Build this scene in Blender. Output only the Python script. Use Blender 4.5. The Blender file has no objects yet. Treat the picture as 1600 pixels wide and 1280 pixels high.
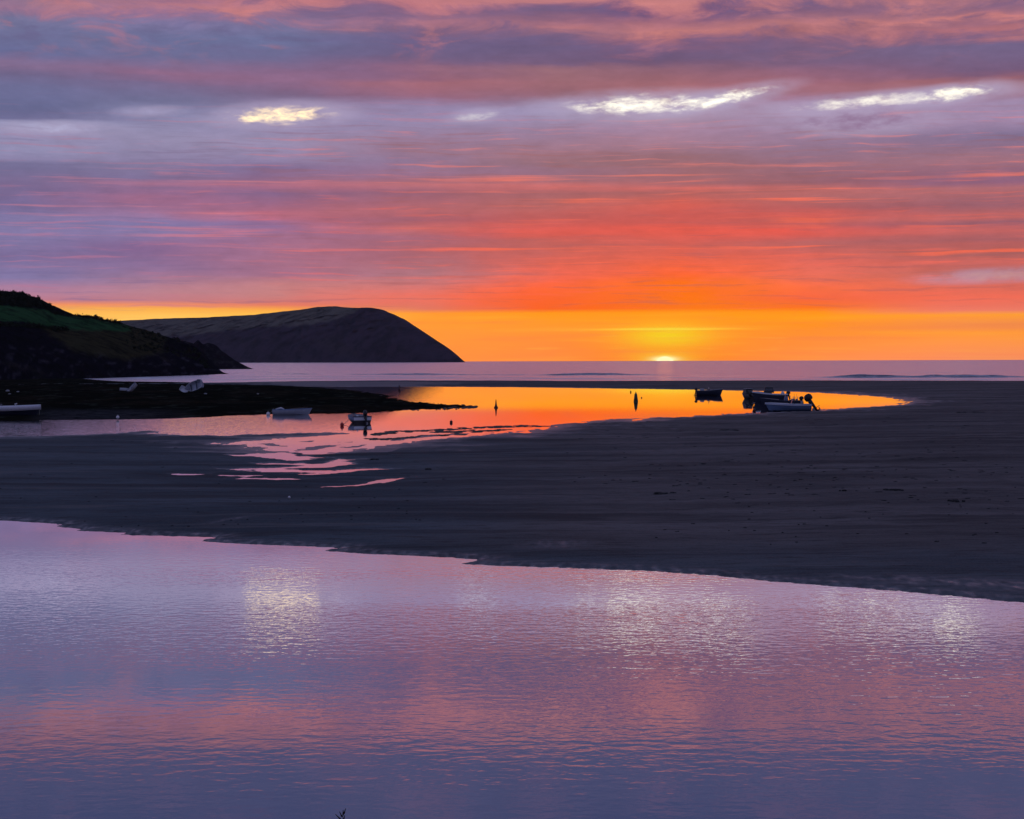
import bpy, math, random
import numpy as np
from mathutils import Vector, Matrix

random.seed(7)
rng = np.random.default_rng(11)
S = bpy.context.scene
COL = S.collection

# ------------------------------------------------------------------ camera
FPX, H = 2900.0, 6.0
Y0C, SLOPE = 562.8, 0.0028
pt = math.atan((640 - Y0C) / FPX)
Fv = Vector((0, math.cos(pt), -math.sin(pt)))
Rv = Vector((1, 0, -SLOPE)); Rv = (Rv - Fv * Rv.dot(Fv)).normalized()
Uv = Rv.cross(Fv).normalized()
cam_d = bpy.data.cameras.new('camera')
cam_d.sensor_fit = 'HORIZONTAL'; cam_d.sensor_width = 36
cam_d.lens = 36 * FPX / 1600
cam_d.clip_start = 0.1; cam_d.clip_end = 60000
cam = bpy.data.objects.new('camera', cam_d); COL.objects.link(cam)
cam.matrix_world = Matrix(((Rv.x, Uv.x, -Fv.x, 0), (Rv.y, Uv.y, -Fv.y, 0), (Rv.z, Uv.z, -Fv.z, H), (0, 0, 0, 1)))
S.camera = cam
S.view_settings.view_transform = 'Standard'
S.view_settings.look = 'None'
S.view_settings.exposure = 0.0
S.view_settings.gamma = 1.0
S.cycles.use_denoising = True
S.cycles.max_bounces = 8
S.cycles.volume_bounces = 1
S.cycles.sample_clamp_indirect = 4.0

def ray(px, py):
    return Fv + Rv * ((px - 800) / FPX) - Uv * ((py - 640) / FPX)
def uv_of(px, py):                      # photo direction -> azimuth / elevation, both in lens units
    d = ray(px, py)
    return 800 + FPX * d.x / d.y, FPX * d.z / math.hypot(d.x, d.y)
def G(px, py, z=0.0):                   # photo pixel -> point on the level z
    d = ray(px, py); t = (z - H) / d.z
    return Vector((d.x * t, d.y * t, z))
def lin(c):
    return tuple(((v / 255) / 12.92 if v / 255 <= 0.04045 else (((v / 255) + 0.055) / 1.055) ** 2.4) for v in c)

# ------------------------------------------------------------------ node helper
class X:
    """tiny expression wrapper round shader sockets"""
    def __init__(s, nt, sock): s.nt, s.s = nt, sock
    def _m(s, op, *a, clamp=False):
        n = s.nt.nodes.new('ShaderNodeMath'); n.operation = op; n.use_clamp = clamp
        for i, v in enumerate((s,) + a):
            if isinstance(v, X): s.nt.links.new(v.s, n.inputs[i])
            else: n.inputs[i].default_value = v
        return X(s.nt, n.outputs[0])
    def __add__(s, o): return s._m('ADD', o)
    __radd__ = __add__
    def __sub__(s, o): return s._m('SUBTRACT', o)
    def __rsub__(s, o): return (s * -1.0) + o
    def __mul__(s, o): return s._m('MULTIPLY', o)
    __rmul__ = __mul__
    def __truediv__(s, o): return s._m('DIVIDE', o)
    def clamp(s): return s._m('ADD', 0.0, clamp=True)
    def fn(s, op, *a): return s._m(op, *a)
    def ramp(s, a, b, c=0.0, d=1.0, smooth=True):
        n = s.nt.nodes.new('ShaderNodeMapRange'); n.interpolation_type = 'SMOOTHSTEP' if smooth else 'LINEAR'
        s.nt.links.new(s.s, n.inputs[0])
        for i, v in enumerate((a, b, c, d)): n.inputs[i + 1].default_value = v
        return X(s.nt, n.outputs[0])
def xyz(nt, x, y, z=0.0):
    n = nt.nodes.new('ShaderNodeCombineXYZ')
    for i, v in enumerate((x, y, z)):
        if isinstance(v, X): nt.links.new(v.s, n.inputs[i])
        else: n.inputs[i].default_value = v
    return n.outputs[0]
def noise(nt, vec, scale=1.0, detail=3.0, rough=0.5, dist=0.0, dims='3D'):
    n = nt.nodes.new('ShaderNodeTexNoise'); n.noise_dimensions = dims
    nt.links.new(vec, n.inputs['Vector'])
    n.inputs['Scale'].default_value = scale; n.inputs['Detail'].default_value = detail
    n.inputs['Roughness'].default_value = rough; n.inputs['Distortion'].default_value = dist
    return X(nt, n.outputs[0])
def mixc(nt, f, a, b, blend='MIX'):
    n = nt.nodes.new('ShaderNodeMix'); n.data_type = 'RGBA'; n.blend_type = blend; n.clamp_factor = True
    for k, v in ((0, f), (6, a), (7, b)):
        if isinstance(v, X): nt.links.new(v.s, n.inputs[k])
        elif isinstance(v, bpy.types.NodeSocket): nt.links.new(v, n.inputs[k])
        elif isinstance(v, (int, float)): n.inputs[k].default_value = v
        else: n.inputs[k].default_value = (*v[:3], 1.0)
    return n.outputs[2]

# ------------------------------------------------------------------ world: dusk sky
SKY = {
 50: "0:150,115,150 15:158,110,145 32:112,112,157 55:97,107,157 85:97,102,155 100:137,107,150 115:112,97,142 135:107,107,157 165:97,101,150 186:102,101,150 194:148,148,192 210:150,140,185 235:145,140,184 248:140,130,175 257:111,106,151 290:125,106,150 320:120,106,151 338:130,120,165 370:130,120,165 400:124,109,154 435:131,120,165 446:163,126,160 460:186,131,156 470:188,122,140 474:240,135,105 479:252,172,80 492:255,188,84 563:255,150,70",
 250: "0:160,105,140 8:188,111,130 20:160,110,150 40:125,115,165 60:101,106,156 88:105,105,155 100:130,106,150 115:150,101,140 130:120,101,146 160:110,110,155 175:133,131,177 215:150,140,181 235:140,135,180 255:130,124,169 280:125,110,155 286:168,112,146 296:140,105,146 310:168,107,140 325:145,108,146 338:156,120,160 350:125,120,169 365:135,120,165 385:130,101,146 420:142,111,150 440:162,121,150 455:186,131,145 471:198,126,134 475:240,132,108 480:255,176,70 497:255,198,92 563:255,150,70",
 450: "0:185,106,130 8:216,116,116 20:150,105,141 35:124,109,156 60:100,110,160 90:105,101,150 110:142,101,141 125:150,101,140 150:120,96,136 158:138,118,160 185:150,135,180 220:155,140,181 250:145,130,175 262:125,106,156 283:145,106,146 290:183,106,134 299:125,101,147 325:163,105,136 340:198,111,130 351:132,111,160 372:160,112,146 400:158,110,141 430:166,111,136 440:192,126,131 460:201,131,130 474:212,120,115 480:255,132,70 486:255,190,70 500:255,180,70 563:255,140,60",
 650: "0:203,111,124 15:190,106,125 25:140,100,140 38:186,110,130 50:140,96,131 65:106,91,141 90:110,91,136 108:150,96,130 119:140,91,126 130:172,96,115 148:155,96,126 158:150,110,150 167:150,130,175 190:150,135,180 215:150,125,166 235:156,116,146 252:145,120,160 275:150,115,155 283:165,106,131 290:203,111,124 300:140,96,126 328:186,106,116 345:150,96,120 355:213,111,110 370:160,106,130 400:170,101,111 430:178,118,128 450:221,116,105 465:241,116,96 483:226,118,98 488:255,152,38 510:255,160,36 563:255,145,50",
 850: "0:203,115,119 10:140,96,136 20:116,91,136 36:158,97,121 52:138,98,134 80:106,87,131 95:121,91,131 106:157,101,116 130:160,96,111 152:150,96,117 163:150,125,165 172:160,148,192 188:156,136,180 210:155,125,160 240:164,111,131 255:150,106,121 270:146,111,140 286:156,101,116 291:243,106,99 299:160,96,106 320:190,106,105 345:203,90,88 356:238,94,84 366:243,90,74 376:192,96,90 400:212,101,90 430:236,101,80 445:255,101,60 462:250,96,48 483:255,97,20 487:255,152,0 506:255,148,0 540:255,135,15 563:255,130,58",
 1050: "0:206,116,119 10:150,86,121 20:102,77,131 30:150,91,125 46:201,110,111 60:182,101,115 75:135,91,130 90:102,82,126 105:140,91,116 122:161,96,111 142:176,97,106 155:170,125,150 185:170,140,170 202:174,134,168 225:170,120,145 242:150,101,116 265:155,101,111 288:160,101,114 294:243,101,90 301:170,91,90 320:238,92,72 333:215,86,77 349:215,85,75 357:255,86,60 366:245,81,60 380:226,95,80 400:241,100,70 430:255,101,48 440:255,111,8 483:255,118,0 488:255,150,0 506:255,140,0 545:255,130,8 563:255,128,22",
 1250: "0:186,106,120 15:130,91,131 35:187,106,114 50:170,96,110 62:125,91,131 92:120,91,131 110:140,96,131 130:166,96,119 146:163,98,118 155:165,130,170 180:165,135,175 210:165,125,156 235:150,110,140 255:150,101,126 287:135,91,111 294:203,106,104 310:176,106,111 326:178,91,96 337:238,92,77 349:180,96,100 358:255,86,65 366:240,86,70 380:187,101,100 400:221,101,90 430:236,110,90 450:255,110,60 466:250,101,60 482:255,116,5 490:255,155,0 506:250,140,0 545:250,140,28 563:255,138,62",
 1500: "0:160,96,126 15:140,96,131 25:206,111,114 35:150,96,126 50:191,101,110 60:140,96,126 72:115,96,141 100:110,92,140 120:120,87,126 130:166,91,101 141:150,101,121 160:164,138,178 190:165,135,175 215:130,110,151 250:163,110,131 265:140,110,150 286:120,96,140 294:183,110,119 320:140,96,116 340:206,106,104 350:121,91,116 360:222,106,100 374:150,91,101 385:196,96,90 395:160,96,96 410:206,101,94 424:182,101,96 445:226,120,105 466:246,110,84 486:236,120,98 492:250,152,40 510:236,132,66 520:255,150,40 563:246,138,84",
}
SKY_ABOVE = [(12, (186, 108, 120)), (30, (158, 100, 126)), (62, (86, 90, 138)), (200, (72, 84, 136)), (420, (80, 95, 148)), (900, (92, 108, 162))]
w = bpy.data.worlds.new('World'); S.world = w; w.use_nodes = True
nt = w.node_tree; nt.nodes.clear()
wo = nt.nodes.new('ShaderNodeOutputWorld'); bg = nt.nodes.new('ShaderNodeBackground')
nt.links.new(bg.outputs[0], wo.inputs[0])
tc = nt.nodes.new('ShaderNodeTexCoord'); sp = nt.nodes.new('ShaderNodeSeparateXYZ')
nt.links.new(tc.outputs['Generated'], sp.inputs[0])
dx, dy, dz = (X(nt, sp.outputs[i]) for i in range(3))
A = dx.fn('ARCTAN2', dy)
Ac = A.fn('MAXIMUM', -1.2).fn('MINIMUM', 1.2)
U = (Ac + Ac * Ac * Ac * 0.345) * FPX + 800.0
hyp = (dx * dx + dy * dy).fn('SQRT') + 0.0005
V = (dz / hyp * FPX).fn('MINIMUM', 6000.0).fn('MAXIMUM', -60.0)
# cloud-like warping of the layers: long flat streaks low down, puffier towards the top
low = V.ramp(60, 160); top = V.ramp(430, 520)
puffv = xyz(nt, U / 150, V / 42, 3.0)
n_str = noise(nt, xyz(nt, U / 260, V / 34, 1.0), 1, 5, 0.6)
n_fine = noise(nt, xyz(nt, U / 110, V / 9, 5.0), 1, 4, 0.62)
n_puff = noise(nt, puffv, 1, 6, 0.62, 0.6)
n_big = noise(nt, xyz(nt, U / 700, V / 90, 9.0), 1, 2, 0.5)
mid = V.ramp(95, 200)
Vw = V + (n_str - 0.5) * (mid * 9.0 + V.ramp(280, 360) * 18.0) + (n_puff - 0.5) * (top * 60.0) + (n_fine - 0.5) * (mid * 7.0)
Uw = U + (n_big - 0.5) * 200.0 + (n_puff - 0.5) * 160.0
VMAX = 1700.0
t = (Vw / VMAX).fn('MAXIMUM', 0.0).fn('MINIMUM', 1.0)
def mkramp(stops):
    n = nt.nodes.new('ShaderNodeValToRGB'); nt.links.new(t.s, n.inputs[0])
    cr = n.color_ramp; cr.interpolation = 'LINEAR'
    stops = sorted(stops)
    while len(stops) > 31:                # drop the stop its neighbours predict best
        def err(i):
            (a, ca), (p, cp), (b, cb_) = stops[i - 1:i + 2]; f = (p - a) / max(b - a, 1e-6)
            return sum(abs(x + (y - x) * f - q) for x, y, q in zip(ca, cb_, cp))
        stops.pop(min(range(1, len(stops) - 1), key=err))
    e = cr.elements
    e[0].position, e[0].color = stops[0][0] / VMAX, (*stops[0][1], 1)
    e[1].position, e[1].color = stops[-1][0] / VMAX, (*stops[-1][1], 1)
    for p, c in stops[1:-1]:
        q = e.new(p / VMAX); q.color = (*c, 1)
    return n.outputs[0]
cols = []
back = [(0, lin((120, 112, 155))), (200, lin((100, 105, 155))), (700, lin((88, 100, 152))), (1600, lin((92, 106, 158)))]
cols.append((-2600, mkramp(back)))
for cx_, s_ in SKY.items():
    st = []
    for q in s_.split():
        y_, c_ = q.split(':')
        st.append((max(0.0, uv_of(cx_, float(y_))[1]), lin(tuple(map(int, c_.split(','))))))
    v0 = uv_of(cx_, 0)[1]
    for dv, c_ in SKY_ABOVE: st.append((v0 + dv, lin(c_)))
    if cx_ == 1500: st_r = st
    if cx_ == 50: cols.append((-500, mkramp([(p, tuple(np.array(c) * np.array((.85, .95, 1.0)))) for p, c in st])))
    cols.append((cx_, mkramp(st)))
cols.append((2300, mkramp([(p, tuple(np.array(c) * np.array((.8, .92, 1.05)))) for p, c in st_r])))
cols.append((4400, mkramp(back)))
res = cols[0][1]
for (a, _), (b, r_) in zip(cols, cols[1:]):
    res = mixc(nt, Uw.ramp(a, b, smooth=False), res, r_)
hi = V.ramp(590, 660)
res = mixc(nt, n_puff.ramp(0.46, 0.66) * hi * 0.55, res, lin((128, 100, 142)))
# sun-lit edges of the high puffs
lit = (n_puff.ramp(0.50, 0.68)) * top * V.ramp(640, 560)
res = mixc(nt, lit * 0.42, res, lin((220, 118, 114)))
shd = (n_puff.ramp(0.50, 0.34)) * top * V.ramp(640, 560)
res = mixc(nt, shd * 0.5, res, lin((104, 88, 138)))
vmg = nt.nodes.new('ShaderNodeVectorMath'); vmg.operation = 'SCALE'; nt.links.new(res, vmg.inputs[0])
nt.links.new(V.ramp(85, 60, 1.0, 1.14).s, vmg.inputs['Scale']); res = vmg.outputs[0]
# fine luminous streaks
wob = noise(nt, xyz(nt, U / 210, V / 55, 14.0), 1, 3, 0.55)
Vs = V + (wob - 0.5) * 20.0
stv = noise(nt, xyz(nt, U / 190, Vs / 6.5, 21.0), 1, 5, 0.62)
hz = V.ramp(70, 90) * V.ramp(420, 330)
side = U.ramp(100, 700)
res = mixc(nt, stv.ramp(0.54, 0.70) * hz * 0.5, res, mixc(nt, side, lin((190, 120, 150)), lin((250, 105, 85))))
res = mixc(nt, stv.ramp(0.47, 0.33) * hz * 0.4, res, mixc(nt, side, lin((112, 104, 150)), lin((165, 92, 95))))
# crisp thin filaments lit from below, right across the lower deck
fil = noise(nt, xyz(nt, U / 560, (V + (wob - 0.5) * 9.0) / 10.5, 61.0), 1, 4, 0.55)
fil_t = noise(nt, xyz(nt, U / 260, V / 60, 63.0), 1, 2, 0.5)
rid = (fil - 0.5).fn('ABSOLUTE')
frow = V.ramp(95, 150) * V.ramp(330, 270)
res = mixc(nt, frow * V.ramp(130, 190) * U.ramp(250, 800) * 0.34, res, lin((176, 96, 98)))
res = mixc(nt, fil.ramp(0.56, 0.68) * fil_t.ramp(0.34, 0.56) * frow * 0.72, res, mixc(nt, U.ramp(150, 850), lin((196, 124, 148)), lin((255, 108, 78))))
# soft mottling over the whole cloud deck
mot = noise(nt, xyz(nt, U / 55, V / 17, 51.0), 1, 6, 0.65, 0.2)
vmg = nt.nodes.new('ShaderNodeVectorMath'); vmg.operation = 'SCALE'; nt.links.new(res, vmg.inputs[0])
nt.links.new((1.0 + (mot - 0.5) * V.ramp(70, 130) * 0.42).s, vmg.inputs['Scale']); res = vmg.outputs[0]
hs = nt.nodes.new('ShaderNodeHueSaturation'); nt.links.new(res, hs.inputs['Color'])
nt.links.new(V.ramp(150, 330, 1.0, 0.92).s, hs.inputs['Value'])
nt.links.new(V.ramp(215, 330, 1.0, 0.87).s, hs.inputs['Saturation']); res = hs.outputs[0]
# bright openings in the cloud
patch_n = noise(nt, xyz(nt, U / 40 + V / 30, V / 13 - U / 80, 2.0), 1, 6, 0.6, 0.3)
patch_v = noise(nt, xyz(nt, U / 12 + V / 14, V / 6 - U / 40, 7.0), 1, 4, 0.6, 0.4)
patch_soft = noise(nt, xyz(nt, U / 70, V / 30, 4.0), 1, 4, 0.6)
def patch(px, py, rx, ry, tilt, colr, k, gain=1.0):
    global res
    u0, v0 = uv_of(px, py)
    du, dv = (U - u0) / rx, (V - (v0) - (U - u0) * tilt) / ry
    e = 1.0 - (du * du + dv * dv)
    m = (e * 0.75 + (patch_n - 0.5) * 3.6 + 0.10).ramp(-0.2, 1.7) * e.ramp(-0.7, 0.5) * patch_v.ramp(0.25, 0.6, 0.6, 1.0)
    halo = e.ramp(-3.0, 0.9) * 0.65 * patch_soft.ramp(0.2, 0.6)
    res = mixc(nt, halo * k, res, lin((178, 165, 196)))
    res = mixc(nt, m * k, res, tuple(v * gain for v in lin(colr)))
patch(438, 180, 80, 14, 0.05, (252, 224, 170), 1.0, 1.85)
patch(748, 181, 34, 8, 0.12, (228, 222, 226), 0.8)
patch(1010, 164, 116, 16, 0.02, (232, 228, 206), 1.0, 1.85)
patch(1125, 155, 80, 11, 0.17, (232, 230, 208), 1.0, 1.85)
patch(1390, 156, 150, 10, 0.06, (232, 226, 214), 1.0, 1.35)
patch(1490, 147, 56, 11, 0.12, (238, 234, 208), 0.95, 1.75)
patch(85, 200, 70, 8, 0.0, (186, 186, 220), 0.7)
patch(235, 174, 40, 6, 0.05, (170, 166, 205), 0.6)
patch(1565, 430, 90, 8, 0.04, (206, 154, 146), 0.7)
patch(1340, 190, 95, 15, 0.0, (132, 98, 134), 0.75)
# glow and low cloud bars round the sun
us, vs = uv_of(1039, 574.5)
def gauss(px, py, sx, sy):
    u0, v0 = uv_of(px, py)
    a = (U - u0) / sx; b = (V - v0) / sy
    return ((a * a + b * b) * -1.0).fn('EXPONENT')
lown = noise(nt, xyz(nt, U / 90, V / 4.0, 31.0), 1, 3, 0.6)
res = mixc(nt, gauss(1040, 562, 190, 60) * 0.4, res, lin((255, 150, 0)))
res = mixc(nt, gauss(1042, 525, 68, 18) * 1.0, res, lin((255, 214, 0)))
u5, v5 = uv_of(1035, 514.5)
edge = (V - v5 + (lown - 0.5) * 3.0)
bar = (edge * edge * -0.35).fn('EXPONENT') * (((U - u5) / 105.0) * ((U - u5) / 105.0) * -1.0).fn('EXPONENT')
res = mixc(nt, bar * 0.95, res, lin((255, 224, 60)))
wis = lown.ramp(0.58, 0.72) * V.ramp(60, 48) * V.ramp(4, 12) * gauss(1040, 545, 260, 40)
res = mixc(nt, wis * 0.6, res, lin((255, 190, 70)))
lowb = noise(nt, xyz(nt, U / 240, V / 9.0, 41.0), 1, 3, 0.55)
res = mixc(nt, lowb.ramp(0.52, 0.7) * V.ramp(72, 60) * 0.3, res, lin((245, 125, 70)))
res = mixc(nt, lowb.ramp(0.48, 0.3) * V.ramp(78, 66) * 0.3, res, lin((255, 178, 45)))
du, dv = U - us, V - vs
rad = (du * du + dv * dv).fn('SQRT')
res = mixc(nt, gauss(1039, 561, 48, 11) * 0.8, res, lin((255, 205, 30)))
res = mixc(nt, rad.ramp(24, 17) * 0.8, res, lin((255, 214, 40)))
res = mixc(nt, rad.ramp(18.5, 15.5), res, (1.5, 1.4, 0.9))
res = mixc(nt, gauss(1039, 561.5, 18, 4.0) * 1.2, res, (1.2, 1.1, 0.55))
# thin clear-air component of a real low-sun sky lies behind the cloud
skyt = nt.nodes.new('ShaderNodeTexSky'); skyt.sky_type = 'NISHITA'; skyt.sun_disc = False
SUN_AZ = math.atan2(us - 800, FPX); SUN_EL = math.radians(0.35)
skyt.sun_elevation = SUN_EL; skyt.sun_rotation = SUN_AZ
skyt.air_density = 1.0; skyt.dust_density = 1.0
vm = nt.nodes.new('ShaderNodeVectorMath'); vm.operation = 'SCALE'
nt.links.new(skyt.outputs[0], vm.inputs[0]); vm.inputs['Scale'].default_value = 0.002
ad = mixc(nt, 1.0, res, vm.outputs[0], 'ADD')
nt.links.new(ad, bg.inputs[0]); bg.inputs[1].default_value = 1.0

sun_d = bpy.data.lights.new('sun', 'SUN'); sun_d.energy = 0.0015; sun_d.angle = math.radians(0.5)
sun_d.color = (1.0, 0.32, 0.06)
sun = bpy.data.objects.new('sun', sun_d); COL.objects.link(sun)
sdir = Vector((math.sin(SUN_AZ) * math.cos(SUN_EL), math.cos(SUN_AZ) * math.cos(SUN_EL), math.sin(SUN_EL)))
sun.rotation_euler = sdir.to_track_quat('Z', 'Y').to_euler()

# ------------------------------------------------------------------ mesh helpers
def tag(o, label=None, cat=None, group=None, kind=None):
    for k, v in (('label', label), ('category', cat), ('group', group), ('kind', kind)):
        if v: o[k] = v
    return o
def np_mesh(name, verts, faces, mat, smooth=True, attrs=None):
    me = bpy.data.meshes.new(name)
    verts = np.asarray(verts, np.float32); faces = np.asarray(faces, np.int32)
    k = faces.shape[1]
    me.vertices.add(len(verts)); me.vertices.foreach_set('co', verts.ravel())
    me.loops.add(faces.size); me.loops.foreach_set('vertex_index', faces.ravel())
    me.polygons.add(len(faces)); me.polygons.foreach_set('loop_start', np.arange(0, faces.size, k, dtype=np.int32))
    me.update(calc_edges=True)
    me.polygons.foreach_set('use_smooth', np.full(len(faces), smooth))
    for nm, arr in (attrs or {}).items():
        if arr.ndim == 1:
            a = me.attributes.new(nm, 'FLOAT', 'POINT'); a.data.foreach_set('value', arr.astype(np.float32))
        else:
            a = me.attributes.new(nm, 'FLOAT_COLOR', 'POINT'); a.data.foreach_set('color', arr.astype(np.float32).ravel())
    me.materials.append(mat)
    o = bpy.data.objects.new(name, me); COL.objects.link(o)
    return o
def grid_faces(nr, nc):
    i = np.arange((nr - 1) * (nc - 1)); r, c = i // (nc - 1), i % (nc - 1)
    a = r * nc + c
    return np.stack([a, a + 1, a + nc + 1, a + nc], 1)
def pnoise(x, y, seed=0):
    xi, yi = np.floor(x).astype(np.int64), np.floor(y).astype(np.int64)
    fx, fy = x - xi, y - yi
    def h(a, b):
        n = (a * 374761393 + b * 668265263 + seed * 1442695041) & 0xffffffff
        n = ((n ^ (n >> 13)) * 1274126177) & 0xffffffff
        n = n ^ (n >> 16)
        return (n & 0xffff) / 65535.0 * 2 * np.pi
    def g(a, b, dx_, dy_):
        t_ = h(a, b); return np.cos(t_) * dx_ + np.sin(t_) * dy_
    u, v = fx * fx * (3 - 2 * fx), fy * fy * (3 - 2 * fy)
    a = g(xi, yi, fx, fy) * (1 - u) + g(xi + 1, yi, fx - 1, fy) * u
    b = g(xi, yi + 1, fx, fy - 1) * (1 - u) + g(xi + 1, yi + 1, fx - 1, fy - 1) * u
    return (a * (1 - v) + b * v) * 1.4
def fbm(x, y, o=4, seed=0, gain=0.5):
    s = np.zeros_like(x); a = 1.0; f = 1.0
    for k in range(o):
        s += a * pnoise(x * f, y * f, seed + k); a *= gain; f *= 2.03
    return s
def sdf(P, poly):                        # signed distance, positive inside
    poly = np.asarray(poly, float); n = len(poly)
    d = np.full(len(P), 1e18); inside = np.zeros(len(P), bool)
    for i in range(n):
        a, b = poly[i], poly[(i + 1) % n]
        e = b - a; wv = P - a
        t_ = np.clip((wv @ e) / max(e @ e, 1e-12), 0, 1)
        q = wv - t_[:, None] * e
        d = np.minimum(d, (q * q).sum(1))
        c = (a[1] > P[:, 1]) != (b[1] > P[:, 1])
        with np.errstate(divide='ignore', invalid='ignore'):
            xx = (b[0] - a[0]) * (P[:, 1] - a[1]) / (b[1] - a[1]) + a[0]
        inside ^= c & (P[:, 0] < xx)
    return np.where(inside, 1, -1) * np.sqrt(d)
def sdf_local(P, poly, pad):             # only near its own bounds
    poly = np.asarray(poly, float)
    lo, hi = poly.min(0) - pad, poly.max(0) + pad
    m = ((P > lo) & (P < hi)).all(1)
    out = np.full(len(P), -pad, float)
    if m.any(): out[m] = sdf(P[m], poly)
    return out
def gp(pts): return [tuple(G(*p)[:2]) for p in pts]
def sstep(x, a, b):
    t_ = np.clip((x - a) / (b - a), 0, 1); return t_ * t_ * (3 - 2 * t_)

# ------------------------------------------------------------------ materials
def new_mat(name):
    m = bpy.data.materials.new(name); m.use_nodes = True
    n = m.node_tree; b = n.nodes['Principled BSDF']
    return m, n, b
def objco(n):
    tc_ = n.nodes.new('ShaderNodeTexCoord'); return tc_.outputs['Object']
def attr(n, name):
    a = n.nodes.new('ShaderNodeAttribute'); a.attribute_name = name; return a
def sc_vec(n, v, s):
    m = n.nodes.new('ShaderNodeVectorMath'); m.operation = 'MULTIPLY'
    n.links.new(v, m.inputs[0]); m.inputs[1].default_value = s; return m.outputs[0]
def bump(n, h, dist, strength=1.0, prev=None):
    b = n.nodes.new('ShaderNodeBump'); n.links.new(h.s, b.inputs['Height'])
    if isinstance(dist, X): n.links.new(dist.s, b.inputs['Distance'])
    else: b.inputs['Distance'].default_value = dist
    if isinstance(strength, X): n.links.new(strength.s, b.inputs['Strength'])
    else: b.inputs['Strength'].default_value = strength
    if prev is not None: n.links.new(prev, b.inputs['Normal'])
    return b.outputs[0]
def paint(name, col, rough=0.4, spec=0.5, wear=0.25, scale=6.0, metal=0.0):
    m, n, b = new_mat(name)
    v = objco(n)
    f = noise(n, v, scale, 5, 0.65)
    c = mixc(n, f.ramp(0.45, 0.75) * wear, tuple(col), tuple(x_ * 0.45 + 0.01 for x_ in col))
    n.links.new(c, b.inputs['Base Color'])
    n.links.new((f * 0.25 + (rough - 0.1)).s, b.inputs['Roughness'])
    b.inputs['Specular IOR Level'].default_value = spec; b.inputs['Metallic'].default_value = metal
    return m
M = {
 'white': paint('white_gelcoat', (0.74, 0.76, 0.78), 0.35),
 'grey': paint('grey_gelcoat', (0.32, 0.34, 0.37), 0.4),
 'blue': paint('blue_gelcoat', (0.16, 0.24, 0.38), 0.4),
 'pale': paint('aged_gelcoat', (0.38, 0.41, 0.46), 0.45),
 'navy': paint('navy_hull', (0.02, 0.025, 0.045), 0.35),
 'black': paint('black_plastic', (0.012, 0.012, 0.014), 0.4),
 'rope': paint('rope', (0.35, 0.33, 0.28), 0.8, 0.2),
 'buoywhite': paint('white_buoy', (0.85, 0.83, 0.8), 0.45),
 'buoyred': paint('red_buoy', (0.42, 0.02, 0.02), 0.45),
 'buoydark': paint('dark_buoy', (0.05, 0.01, 0.01), 0.5),
 'green': paint('green_marker', (0.02, 0.05, 0.025), 0.5),
 'wood': paint('weathered_wood', (0.22, 0.16, 0.11), 0.6),
 'metal': paint('steel', (0.4, 0.4, 0.42), 0.3, metal=0.9),
 'weed': paint('seaweed', (0.022, 0.03, 0.012), 0.6, 0.3, 0.5, 2.0),
 'darkweed': paint('dark_seaweed', (0.012, 0.012, 0.01), 0.6, 0.2, 0.5, 2.0),
 'scrub': paint('scrub_leaves', (0.018, 0.024, 0.012), 0.8, 0.1, 0.5, 0.5),
 'shell': paint('shell', (0.8, 0.8, 0.78), 0.4),
 'stalk': paint('dry_stalk', (0.05, 0.04, 0.025), 0.8, 0.2),
}
gm, gn, gb = new_mat('windscreen'); gb.inputs['Base Color'].default_value = (0.12, 0.14, 0.17, 1)
gb.inputs['Roughness'].default_value = 0.08; gb.inputs['Alpha'].default_value = 0.55
M['glass'] = gm

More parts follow.
